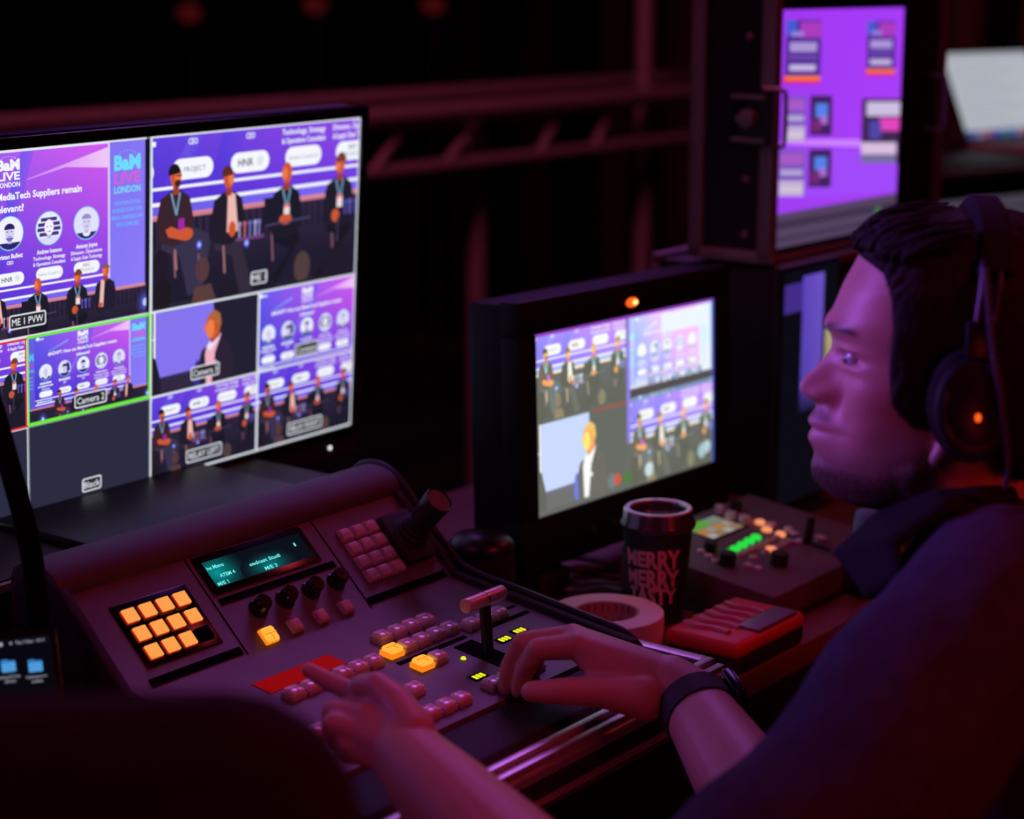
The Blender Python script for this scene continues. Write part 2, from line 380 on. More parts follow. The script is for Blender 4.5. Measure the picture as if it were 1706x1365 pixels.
def logo(p, x, y, wd, ht, c1, c2, c3):
    p.text('BaM', x, y + ht * 0.20, ht * 0.34, c1, bold=0.05, width=wd)
    p.text('LIVE', x, y + ht * 0.58, ht * 0.27, c2, bold=0.03, width=wd)
    p.text('LONDON', x, y + ht * 0.87, ht * 0.16, c3, bold=0.03, width=wd)
    for i in range(7):
        a = R(200 + 23 * i); p.rect(x + wd * .32 * math.cos(a) - .03, y + ht * (.02 + .12 * math.sin(a)), x + wd * .32 * math.cos(a) + .03, y + ht * (.02 + .12 * math.sin(a)) + .04, c1, True)
def portrait(p, x, y, r, k):
    p.ell(x, y, r * 1.05, r * 1.05, S(90, 200, 255)); p.ell(x, y, r, r, [S(235, 235, 252), S(225, 226, 250), S(240, 240, 255)][k % 3])
    if k == 3:
        for i in range(4): p.rect(x - r * (.62, .85, .9, .75)[i], y - r * .66 + i * r * .3, x + r * (.62, .85, .9, .75)[i], y - r * .44 + i * r * .3, S(70, 52, 140), i > 0)
    if k == 1: p.poly([(x + r * .3, y - r * .85), (x + r * .8, y - r * .5), (x + r * .9, y + r * .3), (x + r * .35, y + r * .6)], S(60, 45, 130))
    p.ell(x, y, r * .98, r * .98, [S(52, 40, 120), S(40, 30, 100), S(45, 38, 110), S(220, 220, 248), S(50, 40, 118)][k], 35, 145)
    if k in (0, 4): p.ell(x, y + r * .62, r * .30, r * .2, S(240, 240, 255))
    p.rect(x - r * .16, y + r * .2, x + r * .16, y + r * .62, S(190, 185, 235))
    p.ell(x, y - r * .06, r * .36, r * .48, S(214, 208, 244) if k != 3 else S(246, 244, 255))
    if k in (1, 2): p.ell(x, y - r * .24, r * .40, r * .36, S(45, 34, 100), 180, 360)
    if k == 2: p.ell(x, y + r * .22, r * .30, r * .24, S(120, 105, 190), 10, 170)
    if k == 4: p.ell(x, y - r * .28, r * .38, r * .30, S(150, 140, 205), 180, 360)
    for sgn in (-1, 1): p.ell(x + sgn * r * .15, y - r * .1, r * .055, r * .035, S(60, 45, 120), same=sgn > 0)
    p.line(x - r * .14, y + r * .2, x + r * .14, y + r * .2, r * .05, S(110, 90, 180))
def slide(p):                                    # the slide, 16 x 9
    p.grad(0, 0, 16, 9, S(92, 92, 236), S(214, 92, 240), S(118, 62, 226), S(66, 48, 208))
    p.add([(7.5, 2.2), (16, .3), (16, 1.6), (12.5, 1.3)], [S(176, 96, 240), S(240, 200, 250), S(240, 200, 250), S(226, 160, 248)])
    p.add([(2.2, 2.3), (5.6, 1.2), (5.4, 1.6), (2.4, 2.5)], [S(110, 120, 246), S(150, 160, 255), S(140, 140, 250), S(100, 110, 240)])
    p.add([(5.6, 9), (9, 0), (10, 0), (7, 9)], [S(80, 52, 214), S(120, 90, 240), S(150, 90, 240), S(92, 56, 216)])
    p.add([(3.4, 8.4), (7.2, 3.4), (7.6, 3.4), (4.4, 8.4)], [S(86, 60, 218), S(150, 120, 250), S(120, 90, 240), S(84, 58, 216)])
    p.ell(.55, .55, .3, .22, WHITE); p.bars(1.0, .62, 1.1, .22, WHITE, 5)
    logo(p, 8, .45, 1.75, 1.8, WHITE, WHITE, WHITE)
    p.text('#ADAPT: How can MediaTech Suppliers remain', 8, 2.72, .42, WHITE, width=11.6, bold=.03)
    p.text('relevant?', 8, 3.48, .42, WHITE, width=2.3, bold=.03)
    nm = ['', '', 'Kristan Bullett', 'Andrew Ioannou', 'Antony Joyce']
    rl = [[], ['CEO'], ['CEO'], ['Technology, Strategy', '& Operations Consultant'], ['Director, Operations', '& Supply Chain Technology']]
    for k, x in enumerate((1.78, 4.88, 8, 11.1, 14.16)):
        portrait(p, x, 5.0, 1.03, k)
        if nm[k]: p.text(nm[k], x, 6.42, .27, WHITE, width=2.0 if k < 4 else 1.8, bold=.03)
        else: p.bars(x, 6.42, 1.9, .3, WHITE, 8)
        for i, t in enumerate(rl[k]): p.text(t, x, 6.82 + .36 * i, .22, WHITE, width=min(2.6, .135 * len(t) + .1), bold=.022)
        if k == 0: p.bars(x, 6.82, 2.5, .24, WHITE, 9); p.text('Development', x, 7.18, .24, WHITE, width=1.3, bold=.02)
        p.rrect(x - 1.08, 7.45, x + 1.08, 8.25, .4, WHITE)
        if k == 1: p.text('PROJECT', x + .1, 7.87, .2, S(90, 90, 120), width=1.15, bold=0)
        if k == 2: p.text('HNR', x - .25, 7.85, .3, S(40, 36, 60), width=.85, bold=.012); p.ell(x + .55, 7.85, .2, .2, S(226, 228, 236))
        if k == 3: p.text('Ioannou Consult Ltd', x, 7.86, .2, S(150, 150, 170), width=1.75, bold=0)
        if k == 4: p.text('BBC', x, 7.68, .2, S(110, 110, 130), width=.6, bold=0); p.text('STUDIOS', x, 7.99, .2, S(140, 140, 160), width=1.2, bold=0)
    p.rect(0, 8.44, 16, 8.56, WHITE)
    p.text('#BaMLiveLondon23', .25, 8.77, .24, WHITE, 'l', width=2.5, bold=.03)
def seated(p, hx, hy, k):                        # a panellist, in the close camera's 16 x 9
    jac = [S(58, 36, 46), S(34, 28, 44), S(30, 28, 42), S(33, 30, 44), S(36, 30, 50)][k]; tr = [S(56, 50, 76), S(52, 44, 60), S(26, 24, 38), S(26, 24, 36), S(38, 34, 56)][k]
    d = [1, 1, -1, -1, -1][k]; y = hy
    p.poly([(hx - .95, y + 2.7), (hx + .9, y + 2.6), (hx + 2.4 * d if k == 0 else hx + 1.0, y + 3.2), (hx + 2.5 * d if k == 0 else hx + 1.1, y + 3.8), (hx + 1.9 * d, y + 6.2), (hx + .9 * d, y + 6.3), (hx + .3, y + 4.2), (hx - 1.0, y + 3.7)], tr)
    p.poly([(hx - .35, y + .75), (hx - 1.05, y + 1.1), (hx - 1.35, y + 2.3), (hx - 1.15, y + 3.3), (hx - .2, y + 3.6), (hx + .9, y + 3.4), (hx + 1.3, y + 2.4), (hx + 1.0, y + 1.15), (hx + .4, y + .75)], jac)
    if k in (1, 4): p.poly([(hx - .25 + .2 * d, y + .7), (hx - .1, y + 2.9), (hx + .75, y + 2.9), (hx + .5, y + .9)] if k == 1 else [(hx - .55, y + .8), (hx - .75, y + 3.2), (hx - .3, y + 3.2), (hx - .1, y + .8)], S(238, 186, 178))
    p.rect(hx - .2, y + .4, hx + .22, y + .95, SKIN2)
    p.ell(hx, y, .40, .56, SKIN)
    p.ell(hx + .16 * d, y + .05, .2, .34, S(238, 122, 70))
    if k in (0, 1, 3): p.ell(hx - .1 * d, y - .18, .42, .46, [S(30, 22, 32), S(92, 46, 36), 0, S(120, 64, 44)][k], 165, 365)
    if k == 4: p.ell(hx + .05, y - .18, .42, .42, S(140, 90, 66), 180, 360)
    if k == 0: p.line(hx + .02, y - .02, hx + .42, y - .02, .07, S(30, 20, 30)); p.ell(hx + .14, y + .38, .22, .2, S(70, 34, 34))
    if k in (0, 2, 3):
        p.line(hx - .32, y + .85, hx + .05, y + 2.0, .12, S(116, 158, 190)); p.line(hx + .3, y + .85, hx + .05, y + 2.0, .12, S(116, 158, 190))
        if k == 0: p.rect(hx + .2, y + 2.2, hx + .62, y + 3.0, S(160, 40, 170))
        else: p.rect(hx - .2, y + 1.75, hx + .26, y + 2.45, S(240, 222, 222)); p.rect(hx - .2, y + 1.72, hx + .26, y + 1.9, S(220, 120, 130))
    if k == 0: p.poly([(hx - .7, y + 2.7), (hx - .3, y + 2.55), (hx + .7, y + 3.0), (hx + .5, y + 3.35), (hx - .5, y + 3.1)], SKIN)
    p.ell(hx + [.75, .3, -.05, -.3, -.6][k], y + [3.05, 2.75, 2.55, 2.9, 3.0][k], [.5, .28, .5, .34, .25][k], [.34, .42, .28, .36, .2][k], SKIN)
def stage(p, a=0):                               # the whole stage as the wide camera sees it, 16 x 9
    p.rect(-2, -1, 18, 10, NAVY)
    p.grad(0, 0, 15.66, 7.4, S(104, 92, 226), S(134, 118, 244), S(140, 124, 250), S(96, 84, 214))
    p.push(12.2 / 16, .765, 1.0, .1, (0, 0, 16, 9)); slide(p); p.pop()
    p.rect(1, 6.99, 13.2, 7.10, WHITE); p.grad(1, 7.1, 13.2, 7.36, S(110, 92, 232), S(124, 104, 240), S(124, 104, 240), S(110, 92, 232), 2)
    p.rect(13.18, .1, 13.3, 7.3, S(222, 216, 255)); p.rect(1.0, .05, 13.3, .14, S(240, 230, 255))
    p.grad(0, 7.36, 15.66, 7.52, S(220, 140, 150), S(226, 150, 160), S(200, 120, 140), S(190, 110, 130), 2)
    logo(p, 14.45, .75, 1.75, 2.0, S(110, 222, 255), S(216, 96, 214), S(120, 220, 250))
    for i, t in enumerate(('THE INTERNATIONAL', 'BUSINESS EVENT FOR', 'MEDIA COMPANIES AND', 'TECH SUPPLIERS')): p.text(t, 14.45, 3.15 + .36 * i, .2, S(96, 190, 255), width=.108 * len(t), bold=.01)
    logo(p, .2, 1.8, 1.3, 2.0, S(90, 190, 240), S(170, 84, 214), S(96, 190, 240))
    for i in range(4): p.bars(.35, 4.2 + .36 * i, .8, .2, S(90, 170, 240), 4)
    p.grad(-1, 7.52, 17, 9.2, CURT, CURT, NAVY, NAVY, 3)
    for i in range(60): p.rect(-.2 + i * .28, 7.52, -.12 + i * .28, 8.3, S(30, 24, 44), i > 0)
    k = 1 / 1.77; p.push(k, k, 4.76 - 3.04 * k, 6.1 - 1.82 * k)          # people, in close-camera units
    for x in (1.6, 5.2, 8.9, 13.8): p.line(x, 5.6, x + .15, 7.4, .12, S(140, 90, 110)); p.rect(x - .6, 3.9, x + .4, 5.4, S(32, 28, 44))
    for i, (x, y) in enumerate(((1.74, 2.14), (5.56, 2.54), (10.04, 2.64), (14.4, 2.5), (17.6, 2.35))): seated(p, x, y, i)
    p.rect(6.1, 5.82, 8.3, 6.0, S(110, 66, 120))
    for x, c in ((6.4, S(150, 150, 200)), (6.8, S(200, 90, 110)), (7.2, S(100, 110, 180)), (7.6, S(160, 160, 215)), (7.9, S(130, 120, 190)), (14.9, S(90, 80, 180)), (15.3, S(110, 96, 200)), (15.7, S(84, 70, 170))):
        yb = 5.82 if x < 10 else 5.4; p.rect(x - .07, yb - .6, x + .07, yb, c, False); p.ell(x, yb - .72, .14, .14, c, same=True)
    p.line(8.4, 5.4, 12.0, 5.25, .08, S(80, 72, 110)); p.line(14.3, 5.4, 14.3, 6.9, .1, S(70, 60, 90))
    for x, y in ((3.42, 5.86), (6.95, 6.16)): p.ell(x, y, .2, .24, S(86, 96, 226)); p.ell(x, y, .1, .12, S(186, 196, 255))
    p.line(3.4, 6.3, 3.35, 7.6, .16, S(110, 84, 100)); p.line(5.2, 6.1, 5.32, 7.6, .14, S(160, 110, 110)); p.line(1.68, 5.9, 1.8, 7.0, .14, S(170, 110, 110))
    p.pop()
    for x, y in ((15.62, 8.36), (1.84, 8.56)):
        p.glow(x, y, .6, .72, S(96, 110, 255), CURT); p.ell(x, y, .15, .2, S(200, 210, 255))
def close_cam(p):                                # the close camera: the stage, 1.77 times larger
    k = 1.77; p.push(k, k, 3.04 - 4.76 * k, 1.82 - 6.1 * k); stage(p); p.pop()
    for x, y, r, c in ((3.66, 7.2, .62, S(86, 56, 62)), (11.4, 8.0, .8, S(82, 62, 62)), (.7, 6.6, .7, S(34, 26, 38)), (.8, 8.2, .8, S(32, 25, 36)), (5.6, 9.2, 1.1, S(33, 28, 42)), (14.4, 8.8, 1.6, S(33, 28, 44)), (8.4, 9.3, 1.2, S(31, 27, 42))):
        p.ell(x, y, r * .82, r * 1.1, c)
    p.poly([(2.9, 9), (3.1, 8.1), (4.3, 8.0), (4.7, 9)], S(90, 62, 62)); p.poly([(9.6, 9), (10.4, 8.8), (12.6, 8.7), (13.2, 9)], S(40, 32, 44))
def camera_three(p):
    p.rect(0, 0, 16, 9, S(36, 32, 52)); p.poly([(.9, 0), (9.2, 0), (9.3, 7.0), (1.5, 7.1), (.9, 5.2)], S(134, 116, 238))
    p.rect(.55, 0, .85, 5, S(235, 235, 255)); p.rect(0, 2.9, .9, 3.0, WHITE); p.poly([(.2, 4.4), (.9, 5.2), (1.6, 9), (0, 9), (0, 4.6)], S(34, 27, 44))
    p.rect(1.5, 7.1, 9.2, 7.3, S(60, 48, 100)); p.rect(1.6, 7.3, 9.0, 9, CURT); p.ell(6.9, 7.6, .5, 1.5, S(52, 52, 170))
    p.poly([(7.2, 9), (7.0, 6.6), (7.5, 5.2), (8.5, 4.6), (10.4, 4.2), (11.8, 5.0), (12.3, 6.6), (12.2, 9)], S(46, 34, 54))
    p.poly([(8.3, 4.7), (8.0, 5.6), (8.2, 9), (9.0, 9), (9.5, 5.6), (10.3, 4.0), (9.2, 4.2)], S(240, 176, 196)); p.poly([(8.2, 4.9), (8.8, 5.4), (10.4, 3.8), (9.6, 3.4)], S(236, 226, 250))
    p.poly([(8.5, 3.9), (9.0, 4.6), (10.2, 3.9), (10.2, 2.9)], SKIN2); p.ell(9.1, 2.7, 1.05, 1.5, SKIN); p.ell(8.75, 3.0, .6, 1.0, S(240, 128, 72)); p.poly([(8.1, 2.3), (7.7, 3.0), (8.2, 3.2)], S(232, 112, 64))
    p.poly([(8.2, 1.9), (8.6, 1.3), (9.4, 1.0), (10.2, 1.5), (10.4, 2.6), (10.1, 3.2), (9.8, 2.2), (9.0, 1.8)], S(170, 104, 60)); p.ell(9.7, 2.9, .2, .36, S(190, 80, 48)); p.rect(9.3, 6.5, 9.7, 6.9, S(220, 170, 210))
def caption(p, txt, x, y, wd):
    p.rrect(x - wd / 2, y - .18, x + wd / 2, y + .18, .07, S(226, 228, 236)); p.rrect(x - wd / 2 + .035, y - .145, x + wd / 2 - .035, y + .145, .05, S(40, 38, 48))
    p.text(txt, x, y, .17, WHITE, width=wd * .84, bold=0.0)

# ================================================================== THE SETTING
struct(MB().box(-7, 8, -4, 9, -.1, 0).build('floor', M['floor']))
dr = MB(); t = bmesh.new(); rows = []
for i in range(301):
    x = -7 + 15 * i / 300; y = 8.0 + .10 * math.sin(i * 1.1) + .05 * math.sin(i * .37)
    rows.append((t.verts.new((x, y, 0)), t.verts.new((x, y, 5)), t.verts.new((x, 8.4, 5)), t.verts.new((x, 8.4, 0))))
for a, b in zip(rows, rows[1:]):
    for i in range(3): t.faces.new([a[i], b[i], b[i + 1], a[i + 1]])
    t.faces.new([a[3], b[3], b[0], a[0]])
dr._merge(t); struct(dr.build('wall_back', M['drape']))

struct(MB().box(-7.1, -7, -4, 8.4, 0, 5).build('wall_left', M['drape'])); struct(MB().box(8, 8.1, -4, 8.4, 0, 5).build('wall_right', M['drape']))
# ================================================================== DESK
desk = desk_thing('desk', 'long dark wooden control desk lit red carrying the console and monitors', 'desk', .55, .2, -DESK)
MB().box(-1.55, 1.0, -.485, .24, DESK - .03, DESK, .004).build('desktop', M['desk'], desk)
MB().box(-1.5, .95, -.47, -.45, DESK - .16, DESK - .03).build('front_apron', M['ply'], desk)
for x in (-1.45, .90):
    for y in (-.42, .19): MB().box(x - .035, x + .035, y - .035, y + .035, 0, DESK - .03, .004).build('leg', M['dalu'], desk)

# ================================================================== VIDEO SWITCHER CONSOLE
con = desk_thing('video_switcher_console', 'grey sloping video switcher console with rows of orange and clear buttons and joystick', 'console', -.09, 0, .014)
OFF = Matrix.Translation((.09, 0, -.014))         # geometry below is written in the desk frame
A_L, A_U = R(7), R(42.6); ZJ = .0854
PL = OFF @ Matrix.Translation((0, 0, ZJ)) @ Matrix.Rotation(A_L, 4, 'X')     # lower panel: X along, Y up the slope, Z out
PU = OFF @ Matrix.Translation((0, 0, ZJ)) @ Matrix.Rotation(A_U, 4, 'X')     # upper panel
fy, fz = -.224 * math.cos(A_L), ZJ - .224 * math.sin(A_L)
uy, uz = .116 * math.cos(A_U), ZJ + .116 * math.sin(A_U)
prof = [(fy, .015), (fy, fz), (0, ZJ), (uy, uz), (.15, uz), (.15, .015)]
MB(OFF).prism(prof, -.312, .134).build('housing', M['panel'], con)
rp = []
for i in range(15):
    a = R(215 - 215 * i / 14); rp.append((uy + .034 + .036 * math.cos(a), uz + .004 + .023 * math.sin(a)))
rp += [(uy + .07, .10), (uy + .02, .10)]
MB(OFF).prism(rp, -.325, .147, bev=.003).build('rear_roll', M['ridge'], con)
MB(OFF).prism([(fy - .062, .015), (fy - .064, .038), (fy - .055, .047), (fy - .002, fz - .004), (fy - .002, .015)], -.312, .134, bev=.002).build('palm_rest', M['rubber'], con)
for x0, x1 in ((.134, .146), (-.326, -.314)):
    e = .006
    MB(OFF).prism([(fy - .012, .015), (fy - .012, fz + e), (0, ZJ + e), (uy - .004, uz + e), (uy + .03, uz + .02), (uy + .064, uz), (.155, .015)], x0, x1, bev=.003).build('side_cheek', M['rubber'], con)
# joints engraved in the panels
for x in (-.172, .004): MB(PU).box(x - .0006, x + .0006, -.004, .114, -.001, .0006).build('panel_joint', M['strip'], con)
for u0, u1, v, hh, P in ((-.165, -.003, .060, .0075, PU), (-.29, -.176, .006, .0085, PU), (.006, .128, .008, .0085, PU),
                         (-.078, .024, -.1085, .006, PL), (.055, .125, -.1095, .006, PL), (.075, .125, -.091, .004, PL)):
    MB(P).box(u0, u1, v - hh / 2, v + hh / 2, -.001, .0007).build('label_strip', M['strip'], con)
MB(PL).box(-.2165, -.115, -.0755, -.0505, -.001, .0009).build('label_strip', M['label'], con, label='plain red label strip')

def button_mesh(nm, sx, sy, h, m_top, m_rim, split=True, bev=.003):
    b = MB(); b.box(-sx / 2, sx / 2, -sy / 2, sy / 2, -.001, h * .55, .0012)
    for f in b.bm.faces: f.material_index = 1
    t = MB(); t.box(-sx * .46, sx * .46, -sy * .46, sy * .46, h * .3, h, bev, seg=3); b._merge(t.bm, None, 0)
    if split:                                    # the three facets moulded into the cap
        for bx in ((-.0004, .0004, -sy * .42, .0, h - .0002, h + .0004), (-sx * .42, sx * .42, -.0004, .0004, h - .0002, h + .0004)):
            q = MB(); q.box(*bx); b._merge(q.bm, None, 1)
    me = b.mesh(nm, 35); me.materials.append(m_top); me.materials.append(m_rim); return me
B_clear = button_mesh('button', .0185, .0165, .0095, M['cap'], M['keycap'])
B_lit = button_mesh('button', .0195, .0172, .0098, M['orange_hot'], M['orange'])
B_key = button_mesh('button', .0175, .0158, .005, M['keycap'], M['keycap'])
B_small = button_mesh('button', .0155, .0155, .006, M['keycap'], M['keycap'], False)
B_smlit = button_mesh('button', .0175, .0175, .0065, M['orange_hot'], M['orange'])
B_amb = button_mesh('button', .0160, .0154, .004, M['amber'], M['amber_rim'], False, .0008)
B_off = button_mesh('button', .0160, .0154, .004, M['strip'], M['strip'], False, .0008)
def put(me, P, x, y, nm='button', label=None, z=0):
    o = link(nm, me, con, label); o.matrix_local = P @ Matrix.Translation((x, y, z)); return o
MB(PU).box(-.2835, -.1895, .020, .0905, -.002, .0012, .001).build('button_block', M['gloss'], con)
for r in range(3):
    for c in range(4):
        lit = not (r == 2 and c == 3)
        put(B_amb if lit else B_off, PU, -.2685 + .0212 * c, .0752 - .0206 * r, label='glowing orange square button' if lit else 'unlit square button', z=.001)
for i in range(4):
    k = MB(PU); x = -.1285 + .0368 * i
    k.lathe([(.0, -.001), (.0105, -.001), (.0105, .002), (.009, .003), (.0085, .014), (.0075, .016), (0, .016)], Matrix.Translation((x, .040, 0)), 20)
    k.box(x - .0006, x + .0006, .040, .048, .0155, .0165); k.build('knob', M['gloss'], con)
    put(B_smlit if i == 0 else B_small, PU, -.1375 + .0366 * i, .0100, label='lit orange button' if i == 0 else None)
for r in range(4):
    for c in range(3): put(B_key, PU, .0335 + .0198 * c - .0025 * (r / 3), .0865 - .0176 * r)
for n, u0, v, skip in ((4, -.0486, .061, ()), (5, -.066, .090, (0,)), (2, -.0645, .1275, (0,)), (6, -.205, .0935, ()), (8, -.265, .160, ()), (8, -.247, .2015, ()), (4, -.0475, .2005, ()), (3, .046, .0975, ())):
    for i in range(n): put(B_lit if i in skip else B_clear, PL, u0 + .0215 * i, -v, label='lit orange button' if i in skip else None)
# joystick on its boot
js = MB(PU); js.box(.084, .130, .030, .092, -.001, .010, .003); jsb = js.build('joystick', M['rubber'], con)
q = MB(PU @ Matrix.Translation((.107, .060, .009)))
q.lathe([(.0, 0), (.021, 0), (.020, .004), (.0175, .006), (.0185, .010), (.0155, .012), (.0165, .016), (.0135, .018), (.0145, .022), (.0115, .024), (.011, .030), (0, .030)], None, 28)
q.build('bellows', M['rubber'], jsb)
q = MB(PU @ Matrix.Translation((.107, .060, .009)))
q.lathe([(.0, .028), (.0135, .028), (.0145, .030), (.0158, .062), (.0150, .0635), (.0135, .0620), (0, .0618)], None, 32); q.build('twist_knob', M['headset'], jsb)
# fader lever
MB(PL).box(-.006, .022, -.182, -.118, -.001, .0009).build('fader_slot', M['strip'], con)
tb = MB(PL); fl = Matrix.Rotation(R(-12), 4, 'X')
tb.box(.003, .015, -.003, .003, -.012, .052, .001, m=Matrix.Translation((0, -.150, 0)) @ fl); lev = tb.build('fader_lever', M['black'], con)
hz = (Matrix.Translation((0, -.150, 0)) @ fl) @ Vector((0, 0, .056))
tb = MB(PL); tb.tube([(-.021, hz.y, hz.z), (-.0195, hz.y, hz.z), (.0, hz.y, hz.z), (.036, hz.y, hz.z), (.0375, hz.y, hz.z)], [.004, .007, .0074, .0074, .0074, .0074, .0074, .0074, .007, .004], 18); tb.build('handle', M['brass'], lev, label='polished metal fader handle')
tb = MB(PL); tb.lathe([(.0079, -.0012), (.0079, .0012)], Matrix.Translation((.009, hz.y, hz.z)) @ frame((1, 0, 0)), 20); tb.build('ring', M['steel'], lev)
# little yellow green indicators
def leds(px, py, n):
    q = (KI @ hit(px, py, KM @ Vector((0, 0, ZJ)), (KM.to_3x3() @ Matrix.Rotation(A_L, 3, 'X')) @ Vector((0, 0, 1))))
    q = (Matrix.Translation((0, 0, ZJ)) @ Matrix.Rotation(A_L, 4, 'X')).inverted() @ q
    if n > 1: MB(PL).box(q.x - .010, q.x + .010, q.y - .006, q.y + .006, -.001, .0006).build('indicator_window', M['strip'], con)
    d = MB(PL)
    if n == 1: d.lathe([(0, .0025), (.002, .002), (.003, 0)], Matrix.Translation((q.x, q.y, 0)), 14, cap=False)
    else:
        for i in range(3): d.box(q.x - .0065 + .0052 * i, q.x - .0030 + .0052 * i, q.y - .0036, q.y + .0036, .0, .0012, .0004)
    d.build('indicator_light', M['led'], con, label='yellow green indicator light')
for a in ((820, 1018, 1), (772, 1098, 1), (840, 1066, 3), (865, 1052, 3), (797, 1128, 3)): leds(*a)
# small display
MB(PU).box(-.166, -.016, .068, .1135, -.001, .0016, .0008).build('display_frame', M['gloss'], con)
d = Painter(.134, .030, dz=4e-6); CY = S(120, 250, 245); d.rect(0, 0, 16, 9, S(12, 16, 26))
d.glow(1.2, 4.5, 4.6, 8.5, S(6, 150, 150), S(12, 16, 26)); d.glow(9.0, 7.2, 4.6, 5.2, S(10, 120, 124), S(12, 16, 26))
for t_, x, y, wd in (('he Menu', .2, 2.3, 2.6), ('ATEM 4', 1.3, 5.7, 2.4), ('M/E 1', .3, 8.1, 1.7), ('oadcast Studi', 6.2, 5.2, 5.1), ('M/E 3', 8.0, 8.0, 2.0), ('1', 14.3, 3.4, .25)):
    d.text(t_, x, y, 1.15, CY, 'l', width=wd, bold=.02)
d.build('display', con, screen_mat('small_display', 1.0), .001, PU @ Matrix.Translation((-.0905, .0902, .0018)))

# flight case tray the console sits in
tray = desk_thing('flight_case_tray', 'shallow black flight case tray with aluminium edging under the switcher console', 'case', -.08, 0, 0)
TO = Matrix.Translation((.08, 0, 0))
MB(TO).box(-.345, .172, -.318, .166, 0, .0135, .001).build('floor_panel', M['ply'], tray)
MB(TO).box(-.345, .172, -.318, -.300, .0135, .038).build('front_wall', M['ply'], tray)
MB(TO).box(-.345, .172, .158, .166, .0135, .045).build('rear_wall', M['ply'], tray)
for x0, x1 in ((.160, .172), (-.345, -.333)): MB(TO).box(x0, x1, -.300, .158, .0135, .045).build('side_wall', M['ply'], tray)
q = MB(TO); q.box(-.346, .173, -.320, -.311, .038, .048, .0015); q.box(-.346, .173, -.308, -.299, .036, .052, .0015); q.box(-.346, .173, -.322, -.319, .030, .038)
q.build('edging', M['alu'], tray)
for x0, x1 in ((.158, .1735), (-.3465, -.331)): MB(TO).box(x0, x1, -.299, .166, .045, .052, .0015).build('edging', M['alu'], tray)
MB(TO).box(-.346, .173, -.321, -.3185, .004, .010).build('edging', M['dalu'], tray)

# ================================================================== LARGE MONITOR
def from_axes(c, r, d):
    r = Vector(r).normalized(); d = Vector(d); d = (d - r * d.dot(r)).normalized(); up = -d; n = r.cross(up)
    return Matrix((( r.x, up.x, n.x, c[0]), (r.y, up.y, n.y, c[1]), (r.z, up.z, n.z, c[2]), (0, 0, 0, 1)))
LW, LH = .698, .3926
LMx = from_axes((-.40407, 2.11098, 1.09242), (.58912, .80802, .00564), (-.05317, .04573, -.99754))
mon = desk_thing('monitor', 'large black flat monitor showing a many-tiled camera multiview of a conference', 'monitor', -.04, .31, .150)
def rel(parent, m): return parent.matrix_world.inverted() @ m
bz = .013; rm = rel(mon, LMx)
fr = MB(rm)
for x0, x1, y0, y1 in ((-LW / 2 - bz, LW / 2 + bz, LH / 2, LH / 2 + bz), (-LW / 2 - bz, LW / 2 + bz, -LH / 2 - .034, -LH / 2), (-LW / 2 - bz, -LW / 2, -LH / 2, LH / 2), (LW / 2, LW / 2 + bz, -LH / 2, LH / 2)):
    fr.box(x0, x1, y0, y1, -.012, .006, .0015)
fr.build('bezel', M['gloss'], mon)
MB(rm).box(-LW / 2 - .012, LW / 2 + .012, -LH / 2 - .03, LH / 2 + .012, -.045, -.006, .008).build('rear_shell', M['black'], mon)
MB(rm).lathe([(0, .0075), (.0022, .007), (.003, .0055)], Matrix.Translation((LW / 2 - .043, -LH / 2 - .022, 0)), 12, cap=False).build('power_light', M['white_led'], mon, label='tiny white power light')
MB().box(-.15, .15, -.11, .125, 0, .012, .004).build('stand_base', M['black'], mon)
MB().box(-.045, .045, .094, .118, .010, .24, .004).build('stand_neck', M['black'], mon)
p = Painter(LW, LH); p.rect(0, 0, 16, 9, S(40, 38, 54))
LINE = S(226, 232, 240)
def tile(p, x, y, s, fn):
    p.push(s, s, x, y, (0, 0, 16, 9)); l0 = p.layer; fn(p); p.pop(); top = p.layer; p.layer = l0; return top
tiles = [(0, 0, .5, stage), (8, 0, .5, close_cam), (0, 4.5, .25, close_cam), (4, 4.5, .25, stage), (8, 4.5, .25, camera_three), (12, 4.5, .25, slide), (8, 6.75, .25, close_cam), (12, 6.75, .25, close_cam)]
top = max([tile(p, *a) for a in tiles]); p.layer = top
p.rect(4, 6.75, 8, 9, S(44, 44, 64)); p.rect(0, 6.75, 4, 9, S(44, 44, 64), True); p.rect(7.84, 0, 8, 4.5, S(22, 18, 40), True)
for a in ((0, 4.47, 16, 4.53), (7.96, 0, 8.05, 9), (3.96, 4.5, 4.04, 9), (11.96, 4.5, 12.04, 9), (0, 6.72, 16, 6.78), (0, 0, 16, .05), (15.95, 0, 16, 9), (0, 8.95, 16, 9)): p.rect(*a, LINE, True)
GRN = S(110, 235, 60); RED = S(225, 40, 50)
p.layer += 1
for a in ((4, 4.5, 8, 4.57), (4, 6.66, 8, 6.75), (4.0, 4.5, 4.05, 6.75), (7.93, 4.5, 8.0, 6.75)): p.rect(*a, GRN, True)
for a in ((0, 4.53, 4, 4.58), (0, 6.70, 4, 6.75), (3.93, 4.53, 3.98, 6.75)): p.rect(*a, RED, True)
for t_, x, y, wd in (('ME 1 PVW', 4.03, 4.10, 1.12), ('ME 1', 11.98, 4.08, .64), ('Camera 2', 5.99, 6.39, 1.06), ('Camera 3', 9.98, 6.36, 1.06), ('Content', 13.97, 6.38, .98), ('Black', 6.01, 8.62, .64), ('RELAY LEFT', 9.97, 8.62, 1.34), ('RELAY RIGHT', 13.98, 8.63, 1.46), ('Camera 1', 2, 6.38, 1.06)): caption(p, t_, x, y, wd)
p.build('screen', mon, screen_mat('multiview_picture', 1.0), .004, rm @ Matrix.Translation((0, 0, .0008)))
riser = desk_thing('equipment_case', 'low black equipment case under the large multiview monitor', 'case', -.14, .38, 0)
